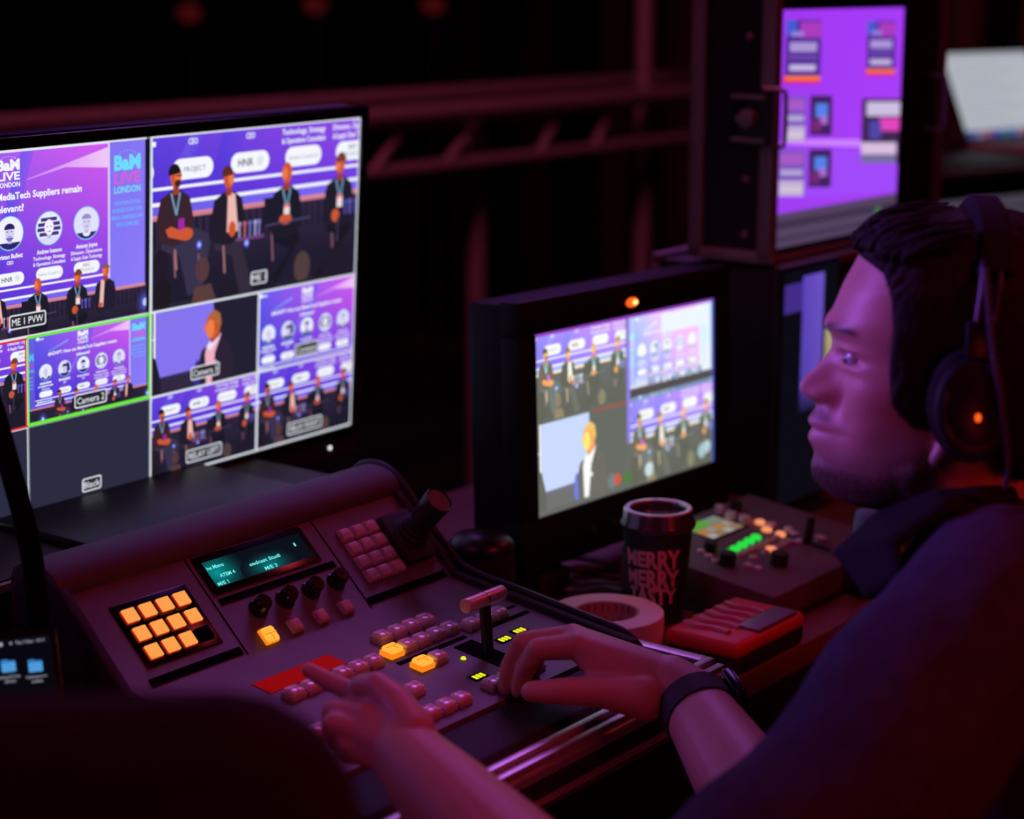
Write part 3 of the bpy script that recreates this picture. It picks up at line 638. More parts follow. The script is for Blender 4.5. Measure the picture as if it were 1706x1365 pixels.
MB().box(-.34, .34, -.185, .055, .004, .150, .004).build('body', M['ply'], riser)
q = MB()
for z in (.0, .142): q.box(-.343, .343, -.188, -.176, z, z + .008); q.box(-.343, .343, .048, .058, z, z + .008)
for x in (-.343, .333): q.box(x, x + .010, -.188, .058, .0, .008)
q.build('edging', M['dalu'], riser)

# ================================================================== SECOND MONITOR (broadcast monitor with tally lamp)
RW, RH = .383, .2155
RMx = from_axes((.14298, 2.30011, .94917), (.61452, .78873, -.01634), (.02028, -.0365, -.99913))
mon2 = desk_thing('monitor', 'thick black desk monitor showing four camera pictures below an orange tally lamp', 'monitor', .514, .075, 0)
rm = rel(mon2, RMx); fr = MB(rm); L_, T_, B_ = .034, .040, .062
for x0, x1, y0, y1 in ((-RW / 2 - L_, RW / 2 + L_, RH / 2, RH / 2 + T_), (-RW / 2 - L_, RW / 2 + L_, -RH / 2 - B_, -RH / 2), (-RW / 2 - L_, -RW / 2, -RH / 2, RH / 2), (RW / 2, RW / 2 + L_, -RH / 2, RH / 2)):
    fr.box(x0, x1, y0, y1, -.02, .006, .002)
fr.build('bezel', M['matte'], mon2)
MB(rm).box(-RW / 2 - .032, RW / 2 + .032, -RH / 2 - .06, RH / 2 + .038, -.07, -.006, .008).build('rear_shell', M['matte'], mon2)
q = MB(rm); q.ell((0, RH / 2 + .016, .006), (.012, .0058, .004)); q.build('tally_lamp', M['red_led'], mon2, label='glowing orange red tally lamp')
q = MB(rm); q.ell((.002, RH / 2 + .016, .0085), (.0065, .0032, .0022)); q.build('tally_bulb', M['tally_core'], mon2, label='bright yellow core of the tally lamp')
for i in range(5):
    q = MB(rm); q.cyl((-.09 + .045 * i, -RH / 2 - .034, .004), (-.09 + .045 * i, -RH / 2 - .034, .012), .006, .005); q.build('knob', M['rubber'], mon2)
for x in (-.16, .16): MB().box(x - .03, x + .03, -.05, .06, 0, .034, .004).build('foot', M['rubber'], mon2)
def wash(c):                                     # this screen runs brighter and bluer, with lifted olive blacks
    l = S(92, 90, 74); g = (2.3, 3.9, 2.0)
    return tuple(min(1.0, l[i] + (1 - l[i]) * min(1, c[i] * g[i])) for i in range(3))
def cyan(c):
    l = S(120, 150, 200); g = (2.6, 3.4, 1.3); return tuple(min(1.0, l[i] * .9 + min(1, c[i] * g[i])) for i in range(3))
p = Painter(RW, RH, wash); p.rect(0, 0, 16, 9, DARK)
top = [tile(p, .1, .05, .475, close_cam), tile(p, .1, 4.45, .475, camera_three), tile(p, 8.0, 4.45, .5, close_cam)]
p.gain = cyan; top.append(tile(p, 8.0, .05, .5, stage)); p.gain = lambda c: c; p.layer = max(top)
p.rect(8.0, 3.86, 16, 4.3, S(86, 82, 78)); p.rect(7.7, .2, 8.0, 6.6, S(150, 130, 235), True)
p.rect(10.9, .3, 15.4, 1.3, S(240, 248, 255)); p.rect(4.8, 4.40, 7.6, 4.48, S(190, 70, 60), True)
p.rect(0, 0, 16, .16, S(150, 70, 200), True); p.rect(15.86, 0, 16, 9, S(70, 80, 200), True)
for x, y, r, c in ((6.79, 8.3, .3, S(220, 90, 60)), (6.3, 8.3, .4, S(120, 132, 130)), (9.68, 8.3, .38, S(205, 225, 228)), (14.8, 8.2, .4, S(170, 200, 205)), (15.3, 8.05, .35, S(190, 215, 220)), (7.7, 8.35, .35, S(80, 130, 70))): p.ell(x, y, r, r, c, same=x != 6.79)
p.build('screen', mon2, screen_mat('quad_picture', 1.0), .004, rm @ Matrix.Translation((0, 0, .0008)))

# ================================================================== RACK CASE WITH POSTER SCREEN (right), on a lower case
lowcase = desk_thing('equipment_case', 'black equipment case standing on the desk under the case with the purple screen', 'case', 1.13, .13, 0)
MB().box(-.24, .26, -.09, .12, .004, .328, .006).build('body', M['ply'], lowcase)
q = MB()
for y0, y1 in ((-.094, -.080), (.110, .124)):
    for z0 in (0, .322): q.box(-.244, .264, y0, y1, z0, z0 + .012)
    for x0 in (-.244, .252): q.box(x0, x0 + .012, y0, y1, 0, .33)
q.build('edging', M['dalu'], lowcase)
for x in (-.20, -.13, -.06): MB().cyl((x, -.090, .10), (x, -.096, .10), .012).build('socket', M['steel'], lowcase)
case = desk_thing('rack_case', 'tall black flight case with aluminium edges around the purple poster screen', 'case', 1.13, .128, .334)
CO = Matrix.Translation((-1.13, -.128, -.334)); q = MB(CO)
q.box(.893, 1.40, .085, .190, .336, .93); q.box(.893, 1.26, .0625, .085, .336, .352); q.box(1.290, 1.40, .066, .085, .336, .93); q.box(.893, 1.29, .0625, .085, .700, .93)
q.build('shell', M['ply'], case)
q = MB(CO)
for y0, y1 in ((.060, .082), (.172, .194)): q.box(.887, .905, y0, y1, .336, .93, .0015)
q.box(.887, .905, .06, .194, .334, .350, .001); q.box(.887, 1.405, .058, .066, .334, .345, .001); q.box(1.386, 1.405, .058, .08, .336, .93, .001)
q.build('edging', M['dalu'], case)
for z in (.372, .448, .563, .640, .72, .80): q = MB(CO); q.ell((.889, .102, z), (.004, .0055, .0055)); q.build('rivet', M['dalu'], case)
lt = MB(CO); lt.box(.884, .8915, .062, .128, .492, .572, .002); latch = lt.build('butterfly_latch', M['black'], case)
q = MB(CO); q.box(.878, .884, .070, .122, .500, .506); q.box(.878, .884, .070, .122, .558, .564); q.cyl((.8845, .095, .532), (.872, .095, .532), .013); q.box(.866, .873, .082, .108, .528, .536); q.build('latch_wing', M['dalu'], latch)
q = MB(CO); q.tube([(.884, .075, .494), (.884, .045, .494), (.884, .040, .500), (.884, .040, .566), (.884, .045, .572), (.884, .075, .572)], .0030, 8, 2); q.build('latch_ring', M['steel'], latch)
q = MB(CO); q.tube([(1.36, .068, .49), (1.36, .040, .492), (1.36, .036, .50), (1.36, .036, .565), (1.36, .040, .573), (1.36, .068, .575)], .004, 8, 2); q.build('carry_handle', M['dalu'], case)
pm = desk_thing('monitor', 'square purple screen with small conference posters set in the upright flight case', 'monitor', 1.075, .074, .354)
PW, PH = .368, .322
PMx = Matrix.Translation((0, -.012, PH / 2 + .000)) @ Matrix.Rotation(R(90), 4, 'X')
MB().box(-PW / 2 - .0005, PW / 2 + .026, -.010, .010, -.001, PH + .022, .001).build('bezel', M['gloss'], pm)
p = Painter(PW, PH)
pmw = pm.matrix_world @ PMx; pmi = pmw.inverted(); pn = pmw.to_3x3() @ Vector((0, 0, 1))
def pp(x, y): q = pmi @ hit(x, y, pmw.translation, pn); return ((q.x / PW + .5) * 16, (.5 - q.y / PH) * 9)
def zp(x, y): return pp(1140 + x * 566 / 1706, y * 440 / 1326)
def quad(a, b, c, d_, col, same=False): p.poly([zp(*a), zp(*b), zp(*c), zp(*d_)], col, same)
VIO = S(166, 58, 244)
p.grad(0, 0, 16, 9, S(160, 56, 240), S(168, 60, 250), S(170, 66, 250), S(158, 64, 240), 3)
quad((490, 700), (1080, 700), (1076, 745), (480, 725), S(205, 130, 255)); quad((480, 735), (1076, 770), (1075, 960), (440, 1000), S(160, 74, 250))
def poster(x0, x1, y0, y1, kind, dx=0):
    X = lambda u, v: x0 + (x1 - x0) * u - dx * v; Y = lambda v: y0 + (y1 - y0) * v
    Q = lambda u0, u1, v0, v1, c, same=False: quad((X(u0, v0), Y(v0)), (X(u1, v0), Y(v0)), (X(u1, v1), Y(v1)), (X(u0, v1), Y(v1)), c, same)
    if kind == 'a':
        Q(0, 1, 0, 1, S(84, 46, 150)); Q(0, .3, .0, .25, S(70, 90, 210)); Q(.4, 1, .03, .28, S(170, 60, 190))
        Q(.12, .88, .35, .50, S(170, 150, 215)); Q(.15, .5, .18, .26, S(150, 130, 220)); Q(.08, .9, .55, .62, S(110, 70, 170)); Q(.12, .86, .70, .80, S(196, 180, 225))
        Q(-.05, 1, .88, 1.0, S(226, 30, 120)); Q(0, 1, .88, .95, S(255, 120, 40))
    elif kind == 'b':
        Q(0, 1, 0, 1, S(128, 84, 190)); Q(.1, .9, .08, .3, S(170, 90, 200)); Q(.1, .9, .42, .55, S(180, 165, 215)); Q(.05, .95, .66, 1.0, S(196, 176, 215)); Q(.1, .9, .8, .9, S(220, 205, 220), True)
    elif kind == 'c':
        Q(0, 1, 0, 1, S(66, 34, 96)); Q(.25, .8, .2, .55, S(84, 130, 235)); Q(.45, .8, .5, .72, S(170, 110, 210)); Q(.1, .5, .6, .9, S(120, 40, 120))
    else:
        Q(0, 1, 0, 1, S(66, 40, 84)); Q(.12, 1, .05, .27, S(206, 190, 226)); Q(.45, 1, .30, .50, S(225, 70, 190)); Q(.2, .5, .35, .62, S(80, 70, 170)); Q(0, .9, .68, .86, S(220, 190, 225)); Q(0, .9, .87, 1.0, S(120, 110, 160))
poster(512, 690, 100, 420, 'a', 10); poster(918, 1062, 105, 380, 'a', 6); poster(496, 612, 485, 710, 'b', 4); poster(632, 742, 480, 680, 'c', 4)
poster(892, 1088, 495, 820, 'd', 8); poster(470, 608, 755, 985, 'b', 6); poster(625, 738, 750, 940, 'c', 6)
quad((432, 1084), (1080, 965), (1076, 1330), (430, 1330), S(84, 66, 96)); quad((436, 1120), (1080, 1010), (1080, 1040), (436, 1160), S(64, 48, 74)); quad((436, 1200), (1080, 1080), (1080, 1100), (436, 1225), S(70, 54, 82))
p.poly([zp(972 + 20 * math.cos(a * .6), 1060 + 22 * math.sin(a * .6)) for a in range(10)], S(58, 120, 74))
p.build('screen', pm, screen_mat('poster_picture', 1.0), .003, PMx @ Matrix.Translation((0, 0, .0005)))

# added glowing panel imitates a bright lilac strip and cream patch beside the face
def px_thing(name, label, cat, px, py, y, z): q = kpx_y(px, py, y); return desk_thing(name, label, cat, q.x, y, z), q
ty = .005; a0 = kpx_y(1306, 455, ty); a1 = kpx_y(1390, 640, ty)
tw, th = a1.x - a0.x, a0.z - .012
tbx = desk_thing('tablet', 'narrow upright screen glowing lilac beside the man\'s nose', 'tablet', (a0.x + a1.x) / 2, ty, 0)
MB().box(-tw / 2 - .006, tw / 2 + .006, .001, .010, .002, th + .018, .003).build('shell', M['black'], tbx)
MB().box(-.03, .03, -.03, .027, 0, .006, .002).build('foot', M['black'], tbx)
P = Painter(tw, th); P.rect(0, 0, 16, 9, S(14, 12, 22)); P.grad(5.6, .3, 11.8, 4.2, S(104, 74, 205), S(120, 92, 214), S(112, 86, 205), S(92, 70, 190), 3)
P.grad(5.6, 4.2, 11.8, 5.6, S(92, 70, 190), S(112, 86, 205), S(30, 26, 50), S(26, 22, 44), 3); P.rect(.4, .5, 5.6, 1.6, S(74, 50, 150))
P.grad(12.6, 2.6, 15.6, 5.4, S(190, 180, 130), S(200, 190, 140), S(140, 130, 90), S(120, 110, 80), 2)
P.build('screen', tbx, screen_mat('tablet_picture', .8), .0008, Matrix.Translation((0, .000, .012 + th / 2)) @ Matrix.Rotation(R(90), 4, 'X'))  # emissive gradient painted on the added panel

# ================================================================== LAPTOPS
def laptop(name, label, m, W, D, tilt, pic, cat='laptop'):
    o = thing(name, label, cat, m)
    MB().box(-W / 2, W / 2, -D, 0, 0, .016, .004).build('keyboard_base', M['dalu'], o)
    k = MB()
    for r in range(5):
        for c in range(13): k.box(-W / 2 + .02 + c * (W - .04) / 13, -W / 2 + .02 + c * (W - .04) / 13 + .017, -.03 - r * .019, -.03 - r * .019 + .015, .0155, .0172)
    k.build('keyboard', M['black'], o)
    LM = Matrix.Translation((0, 0, .016)) @ Matrix.Rotation(R(90) - tilt, 4, 'X')
    MB(LM).box(-W / 2, W / 2, 0, D, -.006, 0, .0025).build('screen_lid', M['gloss'], o)
    P = Painter(W - .012, D - .014); pic(P)
    P.build('screen', o, screen_mat(name + '_picture', .9), .0008, LM @ Matrix.Translation((0, D / 2, .0012)))
    return o
def dark_desktop(P):                             # dark desktop with blue folders in the top right corner
    P.rect(0, 0, 16, 9, S(9, 8, 16)); P.push(.60, .60, 16 - 16 * .60 - .1, .0); P.rect(-9, 0, 16.1, .42, S(14, 12, 22))
    P.text('Thu 7 Dec  10:11', 15.7, .30, .2, S(190, 190, 205), 'r', width=2.1, bold=0); P.ell(13.25, .3, .09, .1, S(150, 150, 165)); P.rrect(12.35, .18, 12.65, .42, .05, S(170, 170, 185))
    FB, FL = S(52, 128, 205), S(84, 160, 228)
    for x, y, tt in ((12.9, 1.75, ('Business SK Group', '2024 atlas')), (14.85, 1.95, ('Performance tv', 'atlas')), (10.9, 1.6, ())):
        P.rrect(x - .52, y - .42, x + .0, y, .08, FB); P.rrect(x - .52, y - .32, x + .52, y + .42, .08, FB); P.rrect(x - .52, y - .2, x + .52, y + .42, .08, FL)
        for i, t in enumerate(tt): P.text(t, x, y + .72 + .3 * i, .18, S(185, 190, 205), width=[1.5, .8][i], bold=0)
    P.pop()
def white_app(P):
    P.rect(0, 0, 16, 9, S(186, 190, 200)); P.rect(0, 0, 16, .5, S(170, 172, 182)); P.rect(0, 8.2, 16, 9, S(70, 72, 110))
    for i in range(12): P.rrect(.8 + i * 1.2, 8.3, 1.6 + i * 1.2, 8.9, .15, [S(60, 90, 190), S(150, 150, 165), S(190, 80, 110), S(110, 80, 170), S(60, 80, 180), S(60, 150, 150)][i % 6])
    for i in range(14): P.rect(1.0, 1.2 + i * .48, 1.0 + [9, 12, 11, 7][i % 4], 1.3 + i * .48, S(160, 164, 176), i > 0)
q = at(93, 1043, 1.60)
LYAW = R(21); lw, ld = .304, .205; LT = math.acos((q.z - DESK - .0165) / ld)
lap1 = laptop('laptop', 'laptop with dark desktop and blue folders at the left end of the desk', Matrix.Translation((0, 0, 0)), lw, ld, LT, dark_desktop)
RL = Matrix.Rotation(LYAW, 4, 'Z'); cor = RL @ (Matrix.Translation((0, 0, .016)) @ Matrix.Rotation(R(90) - LT, 4, 'X')) @ Vector((lw / 2, ld, 0))
lap1.matrix_world = Matrix.Translation(q - cor) @ RL
# far right: rack with a laptop on top and a dim screen in it
rk = at(1668, 238, 4.2)
rack = thing('equipment_rack', 'black equipment rack at the right edge carrying the bright laptop', 'rack', Matrix.Translation((rk.x, rk.y, 0)) @ Matrix.Rotation(R(38), 4, 'Z'))
rz = rk.z - .016
q = MB(); q.box(-.60, .34, -.28, .22, rz - .035, rz, .003); q.build('top_shelf', M['ply'], rack)
q = MB(); q.box(-.60, -.58, -.28, .22, 0, rz - .035); q.box(.32, .34, -.28, .22, 0, rz - .035); q.box(-.58, .32, .20, .22, 0, rz - .035); q.box(-.58, .32, -.26, .20, 0, .05); q.build('shell', M['ply'], rack)
q = MB(); q.box(-.603, .343, -.285, -.275, rz - .012, rz + .001); q.box(-.603, -.588, -.285, -.275, 0, rz); q.build('edging', M['dalu'], rack)
RR = Matrix.Rotation(R(38), 4, 'Z'); cor = RR @ (Matrix.Translation((0, 0, .016)) @ Matrix.Rotation(R(65), 4, 'X')) @ Vector((-.31 / 2 + .009, .012, 0))
lq = at(1613, 221, 4.22); lp = lq - cor; lp.z = rz
laptop('laptop', 'laptop with bright white screen on the rack at the right edge', Matrix.Translation(lp) @ RR, .31, .215, R(25), white_app)
dm = thing('monitor', 'dim grey screen inside the rack below the bright laptop', 'monitor', Matrix.Translation((rk.x, rk.y, rz - .245)) @ Matrix.Rotation(R(38), 4, 'Z') @ Matrix.Translation((-.375, -.262, 0)))
MB().box(-.18, .21, -.012, .012, 0, .20, .003).build('bezel', M['gloss'], dm)
MB().box(-.06, .09, -.03, .10, -.012, .006, .002).build('foot', M['black'], dm)
P = Painter(.372, .182); P.grad(0, 0, 16, 9, S(84, 76, 92), S(74, 68, 84), S(96, 78, 90), S(92, 80, 96), 3)
P.rrect(2.2, 2.2, 9.2, 9, .4, S(170, 96, 92)); P.rrect(1.2, 2.4, 3.2, 4.4, .2, S(190, 180, 165)); P.ell(4.4, 3.2, .5, .6, S(215, 170, 165)); P.rrect(9.6, 3.0, 12.4, 4.0, .2, S(180, 172, 178)); P.rect(.5, 1.0, 15, 1.4, S(60, 54, 68))
P.build('screen', dm, screen_mat('dim_picture', .8), .0008, Matrix.Translation((.015, -.0135, .10)) @ Matrix.Rotation(R(90), 4, 'X'))
shelf_z = rz - .245 - .012
MB().box(-.58, .32, -.275, .20, shelf_z - .02, shelf_z).build('shelf', M['ply'], rack)

# ================================================================== SMALL SWITCHER, CUP, TAPE, POUCH, MOUSE, CABLES
mx = desk_thing('video_mixer', 'small video mixer with lit green and orange buttons behind the paper cup', 'mixer', .565, -.124, 0)
SL = Matrix.Translation((0, -.105, .036)) @ Matrix.Rotation(R(7), 4, 'X')
MB().prism([(-.108, .002), (-.108, .036), (.095, .061), (.102, .061), (.102, .002)], -.145, .145, bev=.002).build('housing', M['panel'], mx)
MB().box(-.152, .152, -.113, .107, 0, .006, .002).build('base_plate', M['rubber'], mx)
SW = mx.matrix_world @ SL; SWI = SW.inverted()
def mpx(x, y): q = SWI @ hit(x, y, SW.translation, SW.to_3x3() @ Vector((0, 0, 1))); return q.x, q.y
P = Painter(.072, .046); P.rect(0, 0, 16, 9, S(160, 140, 120)); P.rect(0, 0, 10, 3.2, S(110, 190, 70)); P.rect(10, 0, 16, 3.2, S(150, 160, 150), True)
for i in range(4): P.rect(.4 + i * 3.9, 3.8, 3.8 + i * 3.9, 6.2, [S(215, 150, 70), S(190, 170, 160)][i % 2], i > 0); P.rect(.4 + i * 3.9, 6.6, 3.8 + i * 3.9, 8.8, [S(205, 195, 190), S(180, 140, 110)][i % 2], True)
dxy = mpx(1188, 880)
P.build('screen', mx, screen_mat('mixer_picture', .6), .001, SL @ Matrix.Translation((dxy[0], dxy[1], .0012)))
MB(SL).box(dxy[0] - .04, dxy[0] + .04, dxy[1] - .027, dxy[1] + .027, -.002, .0008).build('screen_frame', M['gloss'], mx)
def rbtn(x, y, m, r=.0058, lab=None):
    q = MB(SL); q.lathe([(r, -.001), (r, .003), (r * .8, .0045), (0, .005)], Matrix.Translation((x, y, 0)), 14, cap=False); q.build('button', m, mx, label=lab)
def row(xa, ya, xb, yb, n, m, r, lab=None):
    A, B = mpx(xa, ya), mpx(xb, yb)
    for i in range(n): t_ = i / max(1, n - 1); rbtn(A[0] + (B[0] - A[0]) * t_, A[1] + (B[1] - A[1]) * t_, m, r, lab)
row(1213, 924, 1259, 898, 5, M['green'], .0068, 'lit green button')
row(1234, 926, 1293, 899, 6, M['keycap'], .0056); row(1255, 932, 1275, 923, 2, M['keycap'], .0056); row(1293, 915, 1316, 905, 3, M['keycap'], .0056)
for x, y in ((1266, 873), (1277, 885), (1300, 893), (1284, 918)): row(x, y, x, y, 1, M['salmon'], .0066, 'lit orange button')
for x, y in ((1285, 877), (1313, 885), (1250, 872), (1323, 893)): row(x, y, x, y, 1, M['cap'], .0060)
def dial(px, py, m, r, h): x, y = mpx(px, py + 4); q = MB(SL); q.lathe([(r, -.001), (r * .95, h), (0, h + .001)], Matrix.Translation((x, y, 0)), 18, cap=False); q.build('knob', m, mx)
for a in ((1216, 862, M['lidrim'], .0075, .010), (1239, 868, M['lidrim'], .0070, .010), (1198, 851, M['lidrim'], .0065, .010), (1211, 938, M['rubber'], .0100, .016), (1297, 938, M['rubber'], .0110, .016), (1183, 915, M['rubber'], .0085, .012), (1225, 846, M['black'], .008, .012)): dial(*a)
for x, y in ((1168, 922), (1180, 930), (1192, 938), (1330, 905), (1262, 950), (1246, 945)): row(x, y, x, y, 1, M['lidrim'], .0055)
x, y = mpx(1345, 905); q = MB(SL); q.box(x - .004, x + .004, y - .03, y + .03, 0, .003); q.box(x - .006, x + .006, y - .004, y + .004, .0, .034, .002); q.build('fader_lever', M['black'], mx)
x, y = mpx(1366, 902); q = MB(SL); q.cyl((x, y, 0), (x, y, .006), .0065); q.build('button', M['lidrim'], mx)

cupx, cupy = .368, -.108
cup = desk_thing('paper_cup', 'dark green paper coffee cup with MERRY lettering and a black lid', 'cup', cupx, cupy, 0)
CH = .116; r0, r1 = .029, .0405
MB().lathe([(0, .003), (r0 - .002, .003), (r0, 0), (r0 + .0008, .002), (r1, CH), (r1 - .001, CH)], None, 56).build('cup_body', M['cup'], cup)
q = MB(); q.lathe([(r1 + .0016, CH - .006), (r1 + .0028, CH - .003), (r1 + .0022, CH), (r1 - .0005, CH + .003), (r1 - .0015, CH + .0145), (r1 - .003, CH + .016), (r1 - .0075, CH + .016), (r1 - .009, CH + .014), (r1 - .0095, CH + .006), (0, CH + .006)], None, 56)
for f in q.bm.faces:
    zc = f.calc_center_median().z; rc_ = math.hypot(f.calc_center_median().x, f.calc_center_median().y)
    if zc > CH + .0145 and rc_ > r1 - .0086: f.material_index = 1  # rim of the black lid painted pale lilac as a highlight
q.build('lid', [M['lid'], M['lidrim']], cup)
tx = MB(); view = math.atan2(-(kw(cupx, cupy).y), -(kw(cupx, cupy).x)) - YAW
for ln, (txt, zc, hh, ww) in enumerate((('MERRY', .0805, .0190, .069), ('MERRY', .0575, .0190, .066), ('TASTY', .0365, .0180, .060))):
    V, T, a, b = glyphs(txt, .045); k = hh / .7; kx = ww / (b - a); t = bmesh.new()
    vs = [t.verts.new(((x - (a + b) / 2) * kx, y * k - hh / 2, 0)) for x, y in V]
    for f in T:
        try: t.faces.new([vs[i] for i in f])
        except ValueError: pass
    bmesh.ops.triangulate(t, faces=t.faces); bmesh.ops.subdivide_edges(t, edges=[e for e in t.edges if e.calc_length() > .004], cuts=2, use_grid_fill=True)
    for v in t.verts:
        z = zc + v.co.y * (1 + .12 * math.sin(v.co.x * 90 + ln)) ; r = r0 + (r1 - r0) * z / CH + .0012; an = view - .17 + v.co.x / r
        v.co = Vector((r * math.cos(an), r * math.sin(an), z))
    tx._merge(t)
tx.build('lettering', M['cuptext'], cup, 0, label='pink printed capitals')

tape = desk_thing('tape_roll', 'wide roll of white cloth tape lying beside the switcher console', 'tape', .2370, -.130, 0)
MB().lathe([(.036, .0), (.0612, .0), (.0622, .001), (.0622, .0465), (.0612, .0475), (.036, .0475), (.036, 0)], None, 64, cap=False).build('tape_band', M['tape'], tape)
MB().lathe([(.0330, .001), (.0358, .001), (.0358, .047), (.0330, .047), (.0330, .001)], None, 48, cap=False).build('core', M['core'], tape)
q = MB(); rd = random.Random(3)
for row, z0 in ((0, .036), (1, .020)):
    for i in range(26):
        a = R(i * 13.8 + row * 5); da = R(rd.uniform(4, 6.3)); z1 = z0 + rd.uniform(.007, .011); t = bmesh.new(); n = 3
        if i % 9 == 8: continue
        for k in range(n):
            aa, ab = a + da * k / n, a + da * (k + 1) / n; rq = .0328
            t.faces.new([t.verts.new((rq * math.cos(x), rq * math.sin(x), z)) for x, z in ((aa, z0), (aa, z1 if i % 3 else z1 - .003), (ab, z1), (ab, z0 + .001))])
        q._merge(t)
q.build('core_print', M['redink'], tape, 0, label='red lettering inside the core')

pouch = desk_thing('hard_drive', 'red ribbed rubber cased box with a grey end panel on the desk edge', 'drive', .325, -.2375, 0)
MB().box(-.066, .074, -.046, .044, 0, .022, .006).build('base', M['rubber'], pouch)
MB().box(-.070, .074, -.048, .046, .018, .037, .0085, seg=4).build('shell', M['redshell'], pouch)
for i in range(5):
    q = MB(); xx = -.046 + .0205 * i; pts = [(xx + .006, .036, .0370), (xx - .002, .018, .0376), (xx + .006, .004, .0376), (xx + .002, -.016 - .004 * (i < 2), .0372)]
    q.tube([(x_, y_, z_ - .0022) for x_, y_, z_ in pts], .0058, 12, 2); q.build('rib', M['redrib'], pouch)
MB().box(-.022, .060, -.044, -.016, .034, .0405, .0018).build('end_panel', M['greyslab'], pouch, label='grey end panel')

sp = KI @ at(802, 905, 2.15); sz = sp.z + .012
ms = desk_thing('speaker', 'small round black desk speaker with a domed top beside the second monitor', 'speaker', sp.x, sp.y, 0)
MB().lathe([(0, .0005), (.032, .0005), (.034, .004), (.0375, sz * .5), (.0375, sz - .024), (.0365, sz - .020)], None, 40).build('speaker_body', M['rubber'], ms)
MB().lathe([(.0370, sz - .021), (.0385, sz - .017), (.0375, sz - .011), (.030, sz - .003), (.016, sz + .001), (0, sz + .002)], None, 40).build('speaker_dome', M['headset'], ms)
MB().cyl((-.02, -.0335, .02), (-.02, -.0355, .02), .003).build('status_light', M['dimred'], ms)
for i, path in enumerate((((880, 942), (915, 930), (960, 926), (1000, 934), (1030, 944)), ((872, 950), (905, 946), (950, 950), (990, 958), (1032, 962)), ((885, 965), (925, 962), (965, 972), (1000, 970), (1034, 976)),
                          ((905, 958), (930, 950), (970, 943), (1005, 950), (1033, 952)), ((900, 975), (935, 982), (975, 984), (1005, 978), (1035, 985)))):
    pts = []
    for k, (x, y) in enumerate(path): z = .0036 + .005 * (i % 3) * (0 < k < 4); v = kpx_z(x, y, z); pts.append(kw(v.x, v.y, z))
    o = MB().tube(pts, .0033, 8, 2).build('cable', M['cable_pale']); tag(o, 'thin cable lying on the desk between the paper cup and the second monitor', 'cable', 'cables behind the paper cup')
# cable over the console's right shoulder, along the side
ct = lambda y: ZJ + .0075 + y * math.tan(A_L) if y < 0 else ZJ + .0075 + y * math.tan(A_U)
o = MB().tube([kw(.152, .172, .035), kw(.152, .176, .13), kw(.150, .158, .182), kw(.150, .12, .194), kw(.1500, .085, ct(.085) + .006)] + [kw(.1500, y, ct(y)) for y in (.06, .03, .005, -.02, -.06, -.12, -.18, -.215)] + [kw(.152, -.232, .052)], .0040, 10, 2).build('cable', M['cable'])
tag(o, 'thick black cable running over the console\'s right shoulder and down its side', 'cable')
# pale blue bottle at the desk edge, half hidden by the man's chest
q0 = kpx_y(1452, 846, -.2590)
bl = desk_thing('bottle', 'bottle with pale blue rounded cap at the desk edge before the man\'s chest', 'bottle', q0.x, -.2590, 0)
MB().lathe([(0, .0005), (.019, .0005), (.0205, .004), (.0205, q0.z - .045), (.019, q0.z - .040)], None, 24).build('bottle_body', M['black'], bl)
MB().lathe([(.0200, q0.z - .045), (.0205, q0.z - .02), (.018, q0.z - .006), (.010, q0.z), (0, q0.z + .001)], None, 24).build('bottle_cap', M['bluecap'], bl)
# slim gooseneck in front of the large monitor's lower left corner
gb = at(50, 900, 1.67); gt = at(-22, 640, 1.67)
gn = thing('gooseneck_microphone', 'slim black gooseneck leaning across the lower left corner of the large monitor', 'microphone', Matrix.Translation((gb.x + .012, gb.y, DESK)))
gl = lambda v: v - Vector((gb.x + .012, gb.y, DESK))
MB().lathe([(0, 0), (.034, 0), (.034, .010), (.014, .016), (0, .016)], None, 28).build('base', M['black'], gn)
MB().tube([(0, 0, .015), gl(gb) + Vector((.004, 0, -.06)), gl(gb), gl((gb + gt) / 2), gl(gt), gl(gt) + Vector((-.02, 0, .05))], .0095, 12, 2).build('stem', M['strip'], gn)
e0 = gl(gt) + Vector((-.02, 0, .05)); MB().hull([(e0, .012), (e0 + Vector((-.012, 0, .045)), .014)]).build('microphone_head', M['strip'], gn)

# ================================================================== BACKGROUND
YT = 1.80
tr = desk_thing('truss_railing', 'dull metal truss railing with diagonal struts in the dark behind the monitors', 'truss', .6, YT, -DESK)
TM = Matrix.Translation((-.6, -YT, DESK)); ZA = kpx_y(600, 200, YT).z; ZB = kpx_y(610, 292, YT).z; ZC = kpx_y(600, 168, YT + .25).z
for z, y, r in ((ZA, YT, .027), (ZB, YT, .019), (ZC, YT + .25, .024)): MB(TM).cyl((-1.9, y, z), (3.9, y, z), r, seg=16).build('chord', M['dalu'], tr)
for xa, ya, xb, yb in ((665, 222, 622, 286), (785, 212, 742, 274), (925, 200, 898, 256), (1012, 190, 990, 246)):
    MB(TM).cyl(kpx_y(xa, ya, YT), kpx_y(xb, yb, YT), .013, seg=12).build('strut', M['dalu'], tr)
for px in (822, 1098):
    q = kpx_y(px, 290, YT); MB(TM).cyl((q.x, YT + .055, -DESK), (q.x, YT + .055, ZA + (.0 if px < 1000 else .5)), .026, seg=16).build('post', M['dalu'], tr)
for x in (-1.85, -.7, 3.85): MB(TM).cyl((x, YT + .25, -DESK), (x, YT + .25, ZC), .022, seg=14).build('post', M['dalu'], tr)
